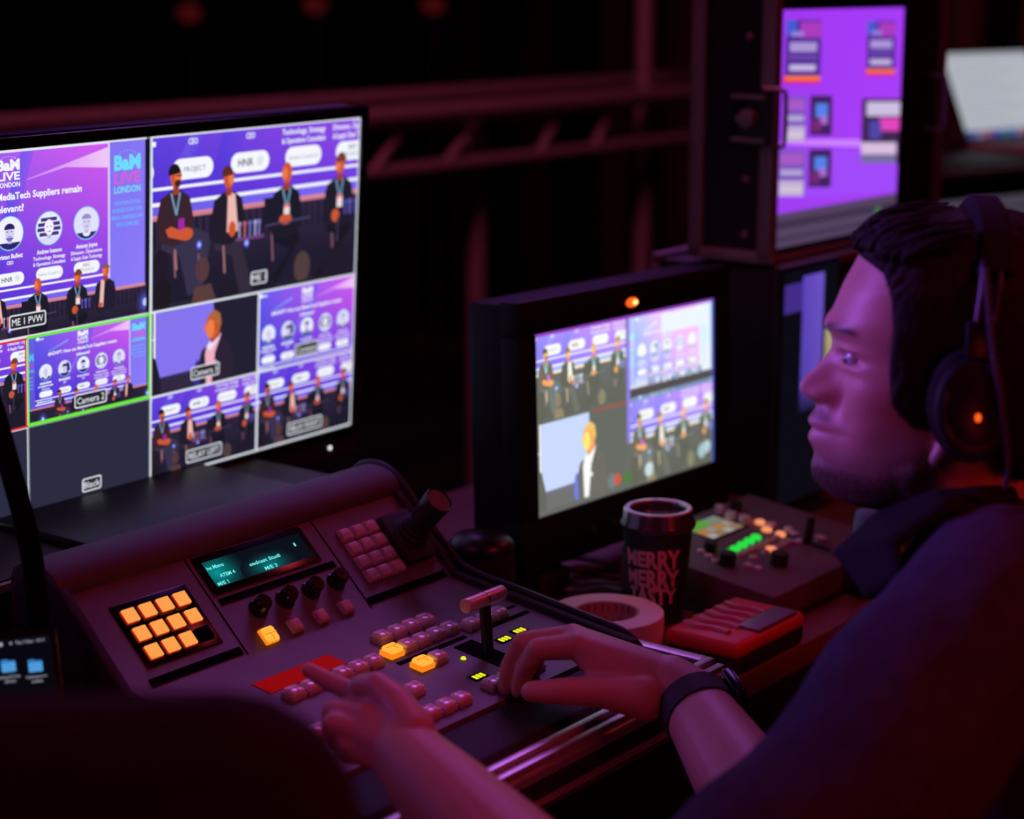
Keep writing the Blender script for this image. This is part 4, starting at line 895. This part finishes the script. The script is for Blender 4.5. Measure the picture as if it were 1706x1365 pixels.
for px, nm_ in ((318, 'leftmost'), (527, 'middle'), (722, 'rightmost')):
    q = at(px, {318: 22, 527: 8, 722: 8}[px], 6.6)
    o = thing('floor_lamp', 'dim red lamp on a dark stand in the far background, %s of the three' % nm_, 'lamp', Matrix.Translation((q.x, q.y, 0)), 'dim red lamps far behind')
    MB().lathe([(0, 0), (.14, 0), (.14, .012), (.02, .02), (0, .02)], None, 20).build('base', M['black'], o)
    MB().cyl((0, 0, .015), (0, 0, q.z - .05), .014, seg=12).build('pole', M['black'], o)
    MB().lathe([(0, -.05), (.05, -.045), (.062, .01), (.05, .06), (0, .07)], Matrix.Translation((0, .02, q.z)), 20).build('lamp_head', M['black'], o)
    MB().ell((0, -.035, q.z), (.040, .016, .030)).build('lens', M['dimred'], o, label='dim red lens')

# ================================================================== CHAIR IN THE FOREGROUND
cr = at(603, 1150, .93); cz = at(300, 1146, .93).z
ch = thing('office_chair', 'dark padded chair back, large and blurred in the lower left corner', 'chair', Matrix.Translation((cr.x - .235, cr.y - .02, 0)) @ Matrix.Rotation(R(4), 4, 'Z'))
MB().hull([((sx_ * (.235 - .034 - .034 * (1 - math.cos(R(a_2)))), 0, zc_ + sz_ * .034 * math.sin(R(a_2))), .034) for sx_ in (-1, 1) for zc_, sz_ in ((cz - .068, 1), (cz - .432, -1)) for a_2 in (0, 22.5, 45, 67.5, 90)]).build('backrest', M['chair'], ch)
MB().box(-.225, .225, .0, .42, cz - .66, cz - .58, .03, seg=4).build('seat', M['chair'], ch)
MB().tube([(0, -.045, cz - .2), (0, -.06, cz - .5), (0, -.03, cz - .64), (0, .15, cz - .67)], .018, 12, 2).build('back_support', M['black'], ch)
MB().cyl((0, .2, .07), (0, .2, cz - .66), .025).build('gas_column', M['steel'], ch)
for i in range(5):
    a = R(72 * i + 20); e = Vector((.27 * math.cos(a), .2 + .27 * math.sin(a), .06))
    l = MB().hull([((0, .2, .085), .028), (e, .016)]).build('leg', M['black'], ch)
    MB().cyl(e + Vector((0, -.012, -.033)), e + Vector((0, .012, -.033)), .027).build('castor', M['rubber'], l)

# ================================================================== THE MAN
HC = at(1590, 650, 1.60)                          # centre of the head, between the ears
ya_ = R(4); HF = Vector((-math.cos(ya_), math.sin(ya_), 0)); HL = Vector((0, 0, 1)).cross(HF)
HM = Matrix(((HF.x, HL.x, 0, HC.x), (HF.y, HL.y, 0, HC.y), (0, 0, 1, HC.z), (0, 0, 0, 1)))
#       height  front    back    half width  roundness
HT = np.array([(-.100, .075, .030, .022, 2.0), (-.096, .094, .005, .036, 1.9), (-.090, .1025, -.03, .045, 1.9), (-.080, .1070, -.05, .051, 1.9), (-.065, .1085, -.065, .057, 1.95), (-.045, .1060, -.08, .062, 2.05),
               (-.030, .1050, -.088, .065, 2.15), (-.015, .1010, -.094, .0675, 2.25), (0, .0985, -.098, .070, 2.3), (.020, .0975, -.101, .0715, 2.3), (.038, .0985, -.102, .073, 2.3), (.050, .1030, -.1025, .0745, 2.3), (.062, .1025, -.102, .0755, 2.3),
               (.088, .0940, -.098, .075, 2.3), (.115, .0805, -.085, .068, 2.2), (.128, .064, -.070, .058, 2.1), (.1365, .046, -.053, .044, 2.0), (.1415, .028, -.036, .028, 2.0), (.144, .008, -.014, .010, 2.0)])
PT = np.array([(-.100, .075), (-.0945, .090), (-.089, .1025), (-.084, .109), (-.0765, .1150), (-.065, .1165), (-.057, .1135), (-.050, .1155), (-.0445, .1190), (-.0408, .1195), (-.0365, .1180), (-.0342, .1155), (-.0318, .1180), (-.0276, .1205), (-.0235, .1190), (-.018, .1150), (-.0130, .1135),
               (-.0105, .1175), (-.0080, .1225), (-.0040, .1268), (.0005, .1285), (.005, .1278), (.010, .1240), (.0148, .1190), (.0255, .1095), (.0335, .1035), (.0385, .1012), (.044, .1028), (.0495, .1060), (.0546, .1080), (.062, .1040), (.088, .0940), (.115, .0805), (.128, .064), (.1365, .046), (.1415, .028), (.144, .008)])
SG = np.array([(-.100, .02), (-.07, .022), (-.052, .024), (-.040, .021), (-.028, .020), (-.016, .013), (-.010, .0120), (.0, .0115), (.010, .0100), (.025, .0095), (.040, .013), (.055, .03), (.15, .05)])
ip = lambda T, h, c: float(np.interp(h, T[:, 0], T[:, c]))
def gs(x, s): return math.exp(-(x / s) ** 2)
def head_pt(h, ph):
    f, b, wd, n = (ip(HT, h, i) for i in (1, 2, 3, 4)); c0 = .010 if h > -.06 else .010 + (-.06 - h) * .9
    co, si = math.cos(ph), math.sin(ph); e = 2 / n
    x = c0 + ((f - c0) if co > 0 else (c0 - b)) * math.copysign(abs(co) ** e, co); y = wd * math.copysign(abs(si) ** e, si)
    if co > 0:
        x += (ip(PT, h, 1) - f) * gs(y, ip(SG, h, 1)); ay = abs(y)
        x += .0090 * gs(ay - .0130, .0060) * gs(h + .0035, .0075)          # wing of the nose
        x -= .0055 * gs(ay - .0215, .005) * gs(h + .004, .011)             # crease beside it
        x -= .0085 * gs(ay - .029, .016) * gs(h - .0315, .0110)             # eye socket
        x += .0085 * gs(ay - .030, .019) * gs(h - .0384, .0044)            # upper lid
        x += .0080 * gs(ay - .030, .018) * gs(h - .0246, .0044)            # lower lid
        x += .0045 * gs(ay - .026, .022) * gs(h - .0555, .007)             # brow ridge
        x -= .0030 * gs(ay - .030, .012) * gs(h + .030, .016)              # fold by the mouth
        x -= .0060 * gs(ay - .0080, .0036) * gs(h + .0118, .0028)          # nostril
        x -= .0028 * gs(ay - .012, .018) * gs(h + .0342, .0016)            # line of the mouth
        k = .0035 * gs(ay - .050, .018) * gs(h - .006, .016); x += k; y += math.copysign(k, y)
        y -= math.copysign(.004 * gs(h + .035, .025) * gs(x - .06, .03), y)  # hollow of the cheek
    return Vector((x, y, h))
HS = list(np.linspace(-.100, .12, 150)) + [.12 + .024 * math.sin(R(90) * i / 24) for i in range(1, 25)]
NA = 144
def head_bm(off=None):
    t = bmesh.new(); rows = []
    # angles packed towards the face
    ang = [2 * math.pi * i / NA for i in range(NA)]; ang = [a - .45 * math.sin(a) for a in ang]
    for h in HS:
        row = []
        for a in ang:
            p = head_pt(h, a)
            if off: p = off(p, h, a)
            row.append(t.verts.new(p))
        rows.append(row)
    for a, b in zip(rows, rows[1:]):
        for i in range(NA): t.faces.new([a[i], a[(i + 1) % NA], b[(i + 1) % NA], b[i]])
    t.faces.new(rows[0][::-1]); t.faces.new(rows[-1]); return t

PEL = Vector((.56, 1.60, .56))
man = thing('person', 'man in a dark grey sweater and headset leaning over the console with both hands', 'person', Matrix.Translation((PEL.x, PEL.y, 0)))
MI = Matrix.Translation((-PEL.x, -PEL.y, 0))
b = MB(MI)
b._merge(head_bm(), HM)
H = lambda f, l, u: HM @ Vector((f, l, u))
a_ = at
# ears
for sgn in (1, -1):
    b.hull([(H(.012, sgn * .070, .020), .010), (H(-.010, sgn * .078, .030), .007), (H(-.014, sgn * .080, .012), .006), (H(.012, sgn * .073, -.022), .0075)])
    b.hull([(H(.022, sgn * .072, -.042), .0075), (H(.012, sgn * .071, -.022), .008)])
NK = a_(1640, 905, 1.635)
b.hull([(a_(1560, 790, 1.612), .054), (a_(1535, 765, 1.605), .050), (a_(1600, 740, 1.61), .056), (NK, .062)])
SHL, SHR = a_(1650, 1035, 1.45), a_(1665, 985, 1.80)
CHC = a_(1690, 1090, 1.63)
b.hull([(NK, .06), (SHL, .055), (SHR, .055), (CHC, .105)]); b.hull([(CHC, .105), (SHL, .05), (SHR, .05), (PEL + Vector((0, 0, .05)), .12)])
for dy, kx, fx in ((-.09, .20, .16), (.09, .24, .20)):
    kn = Vector((kx, PEL.y + dy * 1.7 - .02, .50)); hp = PEL + Vector((0, dy, -.02)); ft = Vector((fx + .02, kn.y, .09))
    b.chain([(hp, .09), (kn, .058), (ft, .04)]); b.hull([(ft + Vector((.03, 0, -.05)), .036), (ft + Vector((-.15, 0, -.06)), .026)])
# left arm and pointing hand
LE, LWr = a_(980, 1595, 1.335), a_(677, 1258, 1.535)
b.chain([(SHL, .056), (a_(1400, 1350, 1.385), .05), (LE, .044)])
b.chain([(LE, .044), (LE.lerp(LWr, .35), .050), (LE.lerp(LWr, .72), .039), (LWr, .0285)])
b.hull([(LWr, .0285), (a_(676, 1240, 1.545), .028)]); 
mI, mM, mR, mP = a_(633, 1176, 1.572), a_(611, 1196, 1.560), a_(604, 1222, 1.550), a_(612, 1252, 1.545)
b.hull([(mI, .0125), (mM, .0125), (LWr, .024), (a_(670, 1205, 1.56), .017)]); b.hull([(mM, .0125), (mR, .012), (LWr, .025)]); b.hull([(mR, .012), (mP, .0115), (LWr, .024), (a_(650, 1265, 1.55), .015)])
b.chain([(mI, .0122), (a_(588, 1154, 1.588), .0094), (a_(546, 1134, 1.600), .0078), (a_(514, 1117, 1.607), .0064)])
b.chain([(mM, .0122), (a_(556, 1187, 1.578), .0105), (a_(557, 1212, 1.600), .0092), (a_(585, 1222, 1.603), .0082)])
b.chain([(mR, .0118), (a_(556, 1207, 1.560), .0102), (a_(564, 1234, 1.582), .0090), (a_(592, 1240, 1.590), .008)])
b.chain([(mP, .0112), (a_(578, 1238, 1.553), .0092), (a_(583, 1256, 1.572), .0082), (a_(604, 1262, 1.575), .0072)])
b.chain([(a_(690, 1220, 1.535), .018), (a_(660, 1172, 1.556), .0145), (a_(628, 1143, 1.570), .0118), (a_(602, 1143, 1.580), .0098)])
# right arm and the hand resting on the panel
RE, RWr = a_(1345, 1470, 1.530), a_(1152, 1168, 1.735)
b.chain([(SHR, .056), (RE, .044)]); b.chain([(RE, .044), (RE.lerp(RWr, .38), .045), (RE.lerp(RWr, .75), .036), (RWr, .030)])
W2 = a_(1115, 1143, 1.748); b.hull([(RWr, .030), (W2, .0285)])
nI, nM, nR, nP = a_(962, 1077, 1.760), a_(955, 1063, 1.782), a_(950, 1064, 1.803), a_(952, 1072, 1.822)
b.hull([(nI, .0125), (nM, .0128), (W2, .026), (a_(1070, 1140, 1.745), .021)]); b.hull([(nM, .0128), (nR, .012), (W2, .025)]); b.hull([(nR, .012), (nP, .011), (W2, .024)])
b.hull([(nI, .0115), (a_(1000, 1118, 1.752), .0135), (a_(1070, 1140, 1.745), .021)])
b.chain([(nI, .0125), (a_(897, 1082, 1.768), .0108), (a_(874, 1118, 1.782), .0095), (a_(866, 1148, 1.790), .0082)])
b.chain([(nM, .0128), (a_(872, 1072, 1.790), .0112), (a_(850, 1112, 1.800), .0098), (a_(844, 1146, 1.803), .0084)])
b.chain([(nR, .0122), (a_(878, 1071, 1.812), .0105), (a_(866, 1104, 1.826), .0092), (a_(862, 1130, 1.830), .008)])
b.chain([(nP, .0112), (a_(900, 1076, 1.830), .0092), (a_(892, 1100, 1.842), .0082), (a_(890, 1118, 1.846), .0072)])
b.chain([(a_(1075, 1160, 1.735), .022), (a_(1000, 1152, 1.738), .0148), (a_(938, 1152, 1.742), .0125), (a_(886, 1153, 1.750), .0100)])
for k_, r_ in ((mI, .0130), (mM, .0128), (mR, .0122), (nI, .0126), (nM, .0130), (nR, .0122)): b.hull([(k_ + Vector((0, 0, .0005)), r_)])
for a0_, a1_ in ((mI, LWr), (mM, LWr), (mR, LWr), (nI, W2), (nM, W2)): b.hull([(a0_ + Vector((-.001, -.002, .0035)), .0085), (a0_.lerp(a1_, .6) + Vector((-.001, -.003, .010)), .008)])
me = remesh(b, .0020, 3, 'body')
# stubble deepened by painted jaw shade, and brows
att = me.color_attributes.new('Beard', 'FLOAT_COLOR', 'POINT'); n = len(me.vertices); co = np.empty(n * 3); me.vertices.foreach_get('co', co)
co = co.reshape(-1, 3) + np.array([PEL.x, PEL.y, 0]) - np.array(HC); hf = co @ np.array(HF); hl = np.abs(co @ np.array(HL)); hu = co[:, 2]
ss = lambda x, a, c: np.clip((x - a) / (c - a), 0, 1) ** 2 * (3 - 2 * np.clip((x - a) / (c - a), 0, 1))
line_ = np.interp(hf, [.0, .04, .07, .095, .105, .13], [-.010, -.040, -.055, -.050, -.048, -.046])
beard_shade = ss(line_ - hu, -.022, .026) * ss(hu, -.13, -.10) * ss(hf, -.01, .03) * .95
must = ss(hf, .098, .106) * ss(hu, -.029, -.024) * (1 - ss(hu, -.016, -.012)) * (1 - ss(hl, .022, .030)) * .75
brow = ss(hf, .070, .08) * np.exp(-((hu - .054 - .003 * (1 - ((hl - .03) / .02) ** 2)) / .0042) ** 2) * ss(hl, .008, .014) * (1 - ss(hl, .046, .054)) * 1.0
lash = np.exp(-((hu - .0368) / .0019) ** 2) * ss(hl, .017, .021) * (1 - ss(hl, .041, .046)) * ss(hf, .07, .08) * .9
far = (np.linalg.norm(co, axis=1) < .2)
mk = np.clip(np.maximum.reduce([beard_shade, must, brow, lash]), 0, 1) * far
att.data.foreach_set('color', np.repeat(np.c_[mk], 4, 1).astype(np.float32).ravel())
me.materials.append(M['skin']); body = link('body', me, man)
for sgn in (1, -1):
    c = H(.0838, sgn * .0285, .0312)
    e = MB(MI).ell(c, (.0108,) * 3).build('eye', M['eyew'], man)
    g = (HF * .95 + HL * sgn * .02 + Vector((0, 0, -.08))).normalized()
    MB(MI).ell(c + g * .0066, (.0056, .0056, .0056)).build('iris', M['iris'], e)
# hair: a shell that follows the skull and sinks into the skin at the hairline
def hair_off(p, h, a):
    g = float(np.interp(p.z, [-.09, -.06, -.03, -.018, .0, .03, .06, .09, .104, .112, .118, .13], [-.06, -.035, -.012, .046, .062, .064, .064, .066, .070, .084, .10, .14]))
    m = min(1, max(0, (g - p.x) / .014 + .35)); m = m * m * (3 - 2 * m)
    if p.z < -.075: m *= max(0, 1 - (-.075 - p.z) / .012)
    th = .0075 + .004 * max(0, -p.x / .1)
    lump = .0035 * noise.noise(Vector((p.x * 45, p.y * 45, p.z * 22))) + .0016 * math.sin(a * 60 + 8 * noise.noise(p * 30)) 
    d = Vector((p.x - .0, p.y, max(0, p.z - .03))).normalized()
    return p + d * (-.007 + m * (.007 + th + lump))
hb = MB(MI); hb._merge(head_bm(hair_off), HM)
rd = random.Random(5)
for i in range(170):                              # loose locks along the forehead, temple and crown
    u = rd.uniform(-1, 1); s0 = rd.uniform(0, 1)
    ph = u * 1.2; h0 = .121 - .010 * abs(u) + rd.uniform(-.003, .012)
    p0 = head_pt(h0, ph); d = Vector((p0.x, p0.y, .02)).normalized(); p0 = p0 + d * .003
    p1 = p0 + d * .007 + Vector((.002 + .005 * rd.random(), 0, .006)); p2 = p1 + Vector((-.020 + rd.uniform(-.006, .006), rd.uniform(-.008, .008), .009 + rd.uniform(-.004, .004))); p3 = p2 + Vector((-.026, rd.uniform(-.008, .008), .004))
    hb.tube([HM @ q for q in (p0, p1, p2, p3)], [.0016, .0020, .0022, .0022, .002, .0018, .0016, .0012, .0008, .0005], 5, 1)
hb.build('hair', M['hair'], man, 0)
# a few nails
for tip, prev, fc in ((a_(886, 1153, 1.750), a_(938, 1152, 1.742), Vector((-.2, -.75, .6))), (a_(866, 1148, 1.790), a_(874, 1118, 1.782), Vector((-.6, -.75, .1)))):
    d = (tip - prev).normalized(); fc = (fc - d * fc.dot(d)).normalized(); r_ = .0088 if prev.z < tip.z + .02 and abs(d.z) < .3 else .0070
    MB(MI).ell(tip + fc * r_ * .80 + d * .001, (.0052, .0066, .0018), frame(fc, d.cross(fc)), 16, 8).build('fingernail', M['nail'], man)
# sweater
s = MB(MI)
s.hull([(SHL, .077), (SHR, .077), (CHC, .125), (NK + Vector((.03, 0, -.03)), .075)]); s.hull([(CHC, .125), (SHL, .074), (SHR, .074), (PEL + Vector((0, 0, .10)), .15)]); s.hull([(PEL + Vector((0, 0, .02)), .145), (PEL + Vector((0, 0, .1)), .15)])
sl = [(SHL, .077), (a_(1535, 1178, 1.42), .0785), (a_(1420, 1330, 1.39), .076), (a_(1275, 1450, 1.365), .072), (a_(1150, 1535, 1.35), .064)]
s.chain(sl)
cuff = [(a_(1262, 1340, 1.375), .020), (a_(1230, 1385, 1.37), .022), (a_(1300, 1300, 1.385), .018)]
s.hull(cuff[:2]); s.hull([(a_(1292, 1288, 1.395), .016), (a_(1268, 1330, 1.38), .020)])
s.chain([(SHR, .075), (SHR.lerp(RE, .5), .068), (SHR.lerp(RE, .80), .060)])
sm = remesh(s, .0045, 4, 'sweater')
nrm = [v.normal.copy() for v in sm.vertices]
for v, vn in zip(sm.vertices, nrm):              # folds across the sleeve and chest
    q = v.co + Vector((PEL.x, PEL.y, 0)); nz = noise.noise(Vector((q.x * 9, q.y * 9, q.z * 16))) * .007 + noise.noise(q * 34) * .0022
    v.co += vn * nz
sm.materials.append(M['cloth']); link('sweater', sm, man)
cl = MB(MI)
cl.hull([(a_(1394, 921, 1.585), .003), (a_(1446, 990, 1.530), .004), (a_(1486, 905, 1.50), .006), (a_(1470, 858, 1.575), .005)])
cl.hull([(a_(1470, 858, 1.575), .005), (a_(1486, 905, 1.50), .006), (a_(1570, 850, 1.50), .007), (a_(1560, 826, 1.535), .006)])
cl.hull([(a_(1446, 990, 1.530), .004), (a_(1486, 905, 1.50), .006), (a_(1500, 960, 1.48), .006)])
cl.hull([(a_(1570, 850, 1.50), .007), (a_(1560, 826, 1.535), .006), (a_(1690, 850, 1.55), .008), (a_(1680, 820, 1.57), .007)])
cl.hull([(a_(1394, 921, 1.585), .003), (a_(1470, 858, 1.575), .005), (a_(1480, 850, 1.66), .005), (a_(1420, 915, 1.66), .004)])
cm = remesh(cl, .003, 3, 'collar'); cm.materials.append(M['collar']); link('collar', cm, man)
tw_ = MB(MI); shoes = []
tw_.hull([(PEL + Vector((0, 0, .03)), .138), (PEL + Vector((0, -.09, -.03)), .10), (PEL + Vector((0, .09, -.03)), .10)])
for dy, kx, fx in ((-.09, .20, .16), (.09, .24, .20)):
    kn = Vector((kx, PEL.y + dy * 1.7 - .02, .50)); hp = PEL + Vector((0, dy, -.02)); ft = Vector((fx + .02, kn.y, .09))
    tw_.chain([(hp, .103), (kn, .070), (ft + Vector((0, 0, .02)), .056)])
    sh = MB(MI).hull([(ft + Vector((.035, 0, -.045)), .043), (ft + Vector((-.06, 0, -.045)), .043), (ft + Vector((-.165, 0, -.058)), .031), (ft + Vector((.03, 0, .0)), .045)]).build('shoe', M['rubber'], man)
tm_ = remesh(tw_, .006, 4, 'trousers'); tm_.materials.append(M['jeans']); link('trousers', tm_, man)
# stool he sits on
st = thing('stool', 'round black stool under the man in the sweater', 'stool', Matrix.Translation((PEL.x + .02, PEL.y, 0)))
MB().lathe([(0, .35), (.17, .35), (.18, .36), (.18, .392), (.17, .40), (0, .402)], None, 32).build('seat', M['rubber'], st)
MB().cyl((0, 0, .03), (0, 0, .352), .03).build('column', M['steel'], st)
MB().lathe([(0, 0), (.2, 0), (.2, .012), (.04, .035), (0, .035)], None, 32).build('base', M['black'], st)
# wristwatch
ax = (RE - RWr).normalized(); wc = RWr.lerp(RE, .06)
wt = thing('wristwatch', 'black wristwatch on the wrist of the hand resting on the console', 'watch', Matrix.Translation(wc))
up_ = (a_(1185, 1120, 1.76) - a_(1152, 1168, 1.735)); up_ = (up_ - ax * up_.dot(ax)).normalized(); WF = frame(ax, up_)
bd = MB(WF); bd.lathe([(.0318, -.0125), (.0345, -.0115), (.0345, .0115), (.0318, .0125), (.0312, 0), (.0318, -.0125)], None, 48, cap=False); bd.build('strap', M['rubber'], wt)
MB(WF).box(.0325, .0435, -.0185, .0185, -.019, .019, .004, seg=3).build('watch_case', M['gloss'], wt)
MB(WF).box(.0430, .0442, -.015, .015, -.0155, .0155, .0005).build('watch_glass', M['gloss'], wt)
q = MB(WF); q.cyl((.038, -.0185, .004), (.038, -.0215, .004), .003); q.build('crown', M['steel'], wt)
# headset
hs = thing('headset', 'black over-ear headset on the man\'s dark hair with a tiny orange light', 'headset', HM.copy())
arc = []
for i in range(25):
    t_ = R(-8 + 196 * i / 24); arc.append((-.012 - .004 * math.sin(t_), .098 * math.cos(t_), .055 + .102 * math.sin(t_)))
bb = MB(); t = bmesh.new(); rows = []
for i in range(5, 20):
    p_ = Vector(arc[i]); o_ = (p_ - Vector((-.012, 0, .05))).normalized(); wd = .016
    rows.append([t.verts.new(p_ + Vector((dx, 0, 0)) + o_ * dz) for dx, dz in ((-wd, -.003), (-wd * .6, .006), (wd * .6, .006), (wd, -.003), (wd * .6, -.007), (-wd * .6, -.007))])
for r0_, r1_ in zip(rows, rows[1:]):
    for i in range(6): t.faces.new([r0_[i], r0_[(i + 1) % 6], r1_[(i + 1) % 6], r1_[i]])
t.faces.new(rows[0][::-1]); t.faces.new(rows[-1]); bb._merge(t); bb.build('headband', M['pad'], hs)
for sgn in (1, -1):
    Yh = lambda v: Vector((v[0], v[1] * sgn, v[2]))
    for dx in (-.007, .007):
        MB().tube([Yh((-.012 + dx, .072, .128)), Yh((-.010 + dx, .089, .108)), Yh((-.006 + dx * 1.0, .099, .080)), Yh((.000 + dx * .8, .103, .050))], .0019, 8, 2).build('slider_rod', M['rod'], hs)
    MB().box(-.012, .010, -.005, .005, .046, .076, .003, m=Matrix.Translation((0, sgn * .1025, 0))).build('slider_block', M['headset'], hs)
    MB().tube([Yh((-.002, .104, .118)), Yh((-.008, .113, .06)), Yh((-.018, .120, .01)), Yh((-.026, .118, -.035)), Yh((-.026, .108, -.055))], .0024, 8, 2).build('yoke', M['rod'], hs)
    CM = Matrix.Translation((.002, sgn * .098, .006)) @ Matrix.Rotation(R(6), 4, 'Y')
    e = MB(CM); e.lathe([(.93, -.004), (1, -.001), (1, .007), (.95, .0125), (.80, .0155), (.70, .0150), (.62, .0165), (0, .0175)], Matrix.Scale(sgn, 4, (0, 1, 0)) @ Matrix.Rotation(R(-90), 4, 'X') @ Matrix.Diagonal((.030, .041, 1, 1)), 48); bmesh.ops.recalc_face_normals(e.bm, faces=e.bm.faces); cp = e.build('ear_cup', M['headset'], hs)
    e = MB(CM); t = bmesh.new(); rows = []
    for i in range(40):
        aa = 2 * math.pi * i / 40; rows.append([t.verts.new(((.024 + .0095 * math.cos(bb_)) * math.cos(aa), -sgn * .008 + .0095 * math.sin(bb_), (.037 + .0095 * math.cos(bb_)) * math.sin(aa))) for bb_ in [2 * math.pi * k / 12 for k in range(12)]])
    for i in range(40):
        for k in range(12): t.faces.new([rows[i][k], rows[i][(k + 1) % 12], rows[(i + 1) % 40][(k + 1) % 12], rows[(i + 1) % 40][k]])
    bmesh.ops.recalc_face_normals(t, faces=t.faces); e._merge(t); e.build('ear_cushion', M['pad'], cp)
    if sgn > 0: q = MB(CM); q.ell((-.002, .0172, -.004), (.0023, .0012, .0034)); q.build('status_light', M['red_led'], cp, label='tiny orange light on the ear cup')
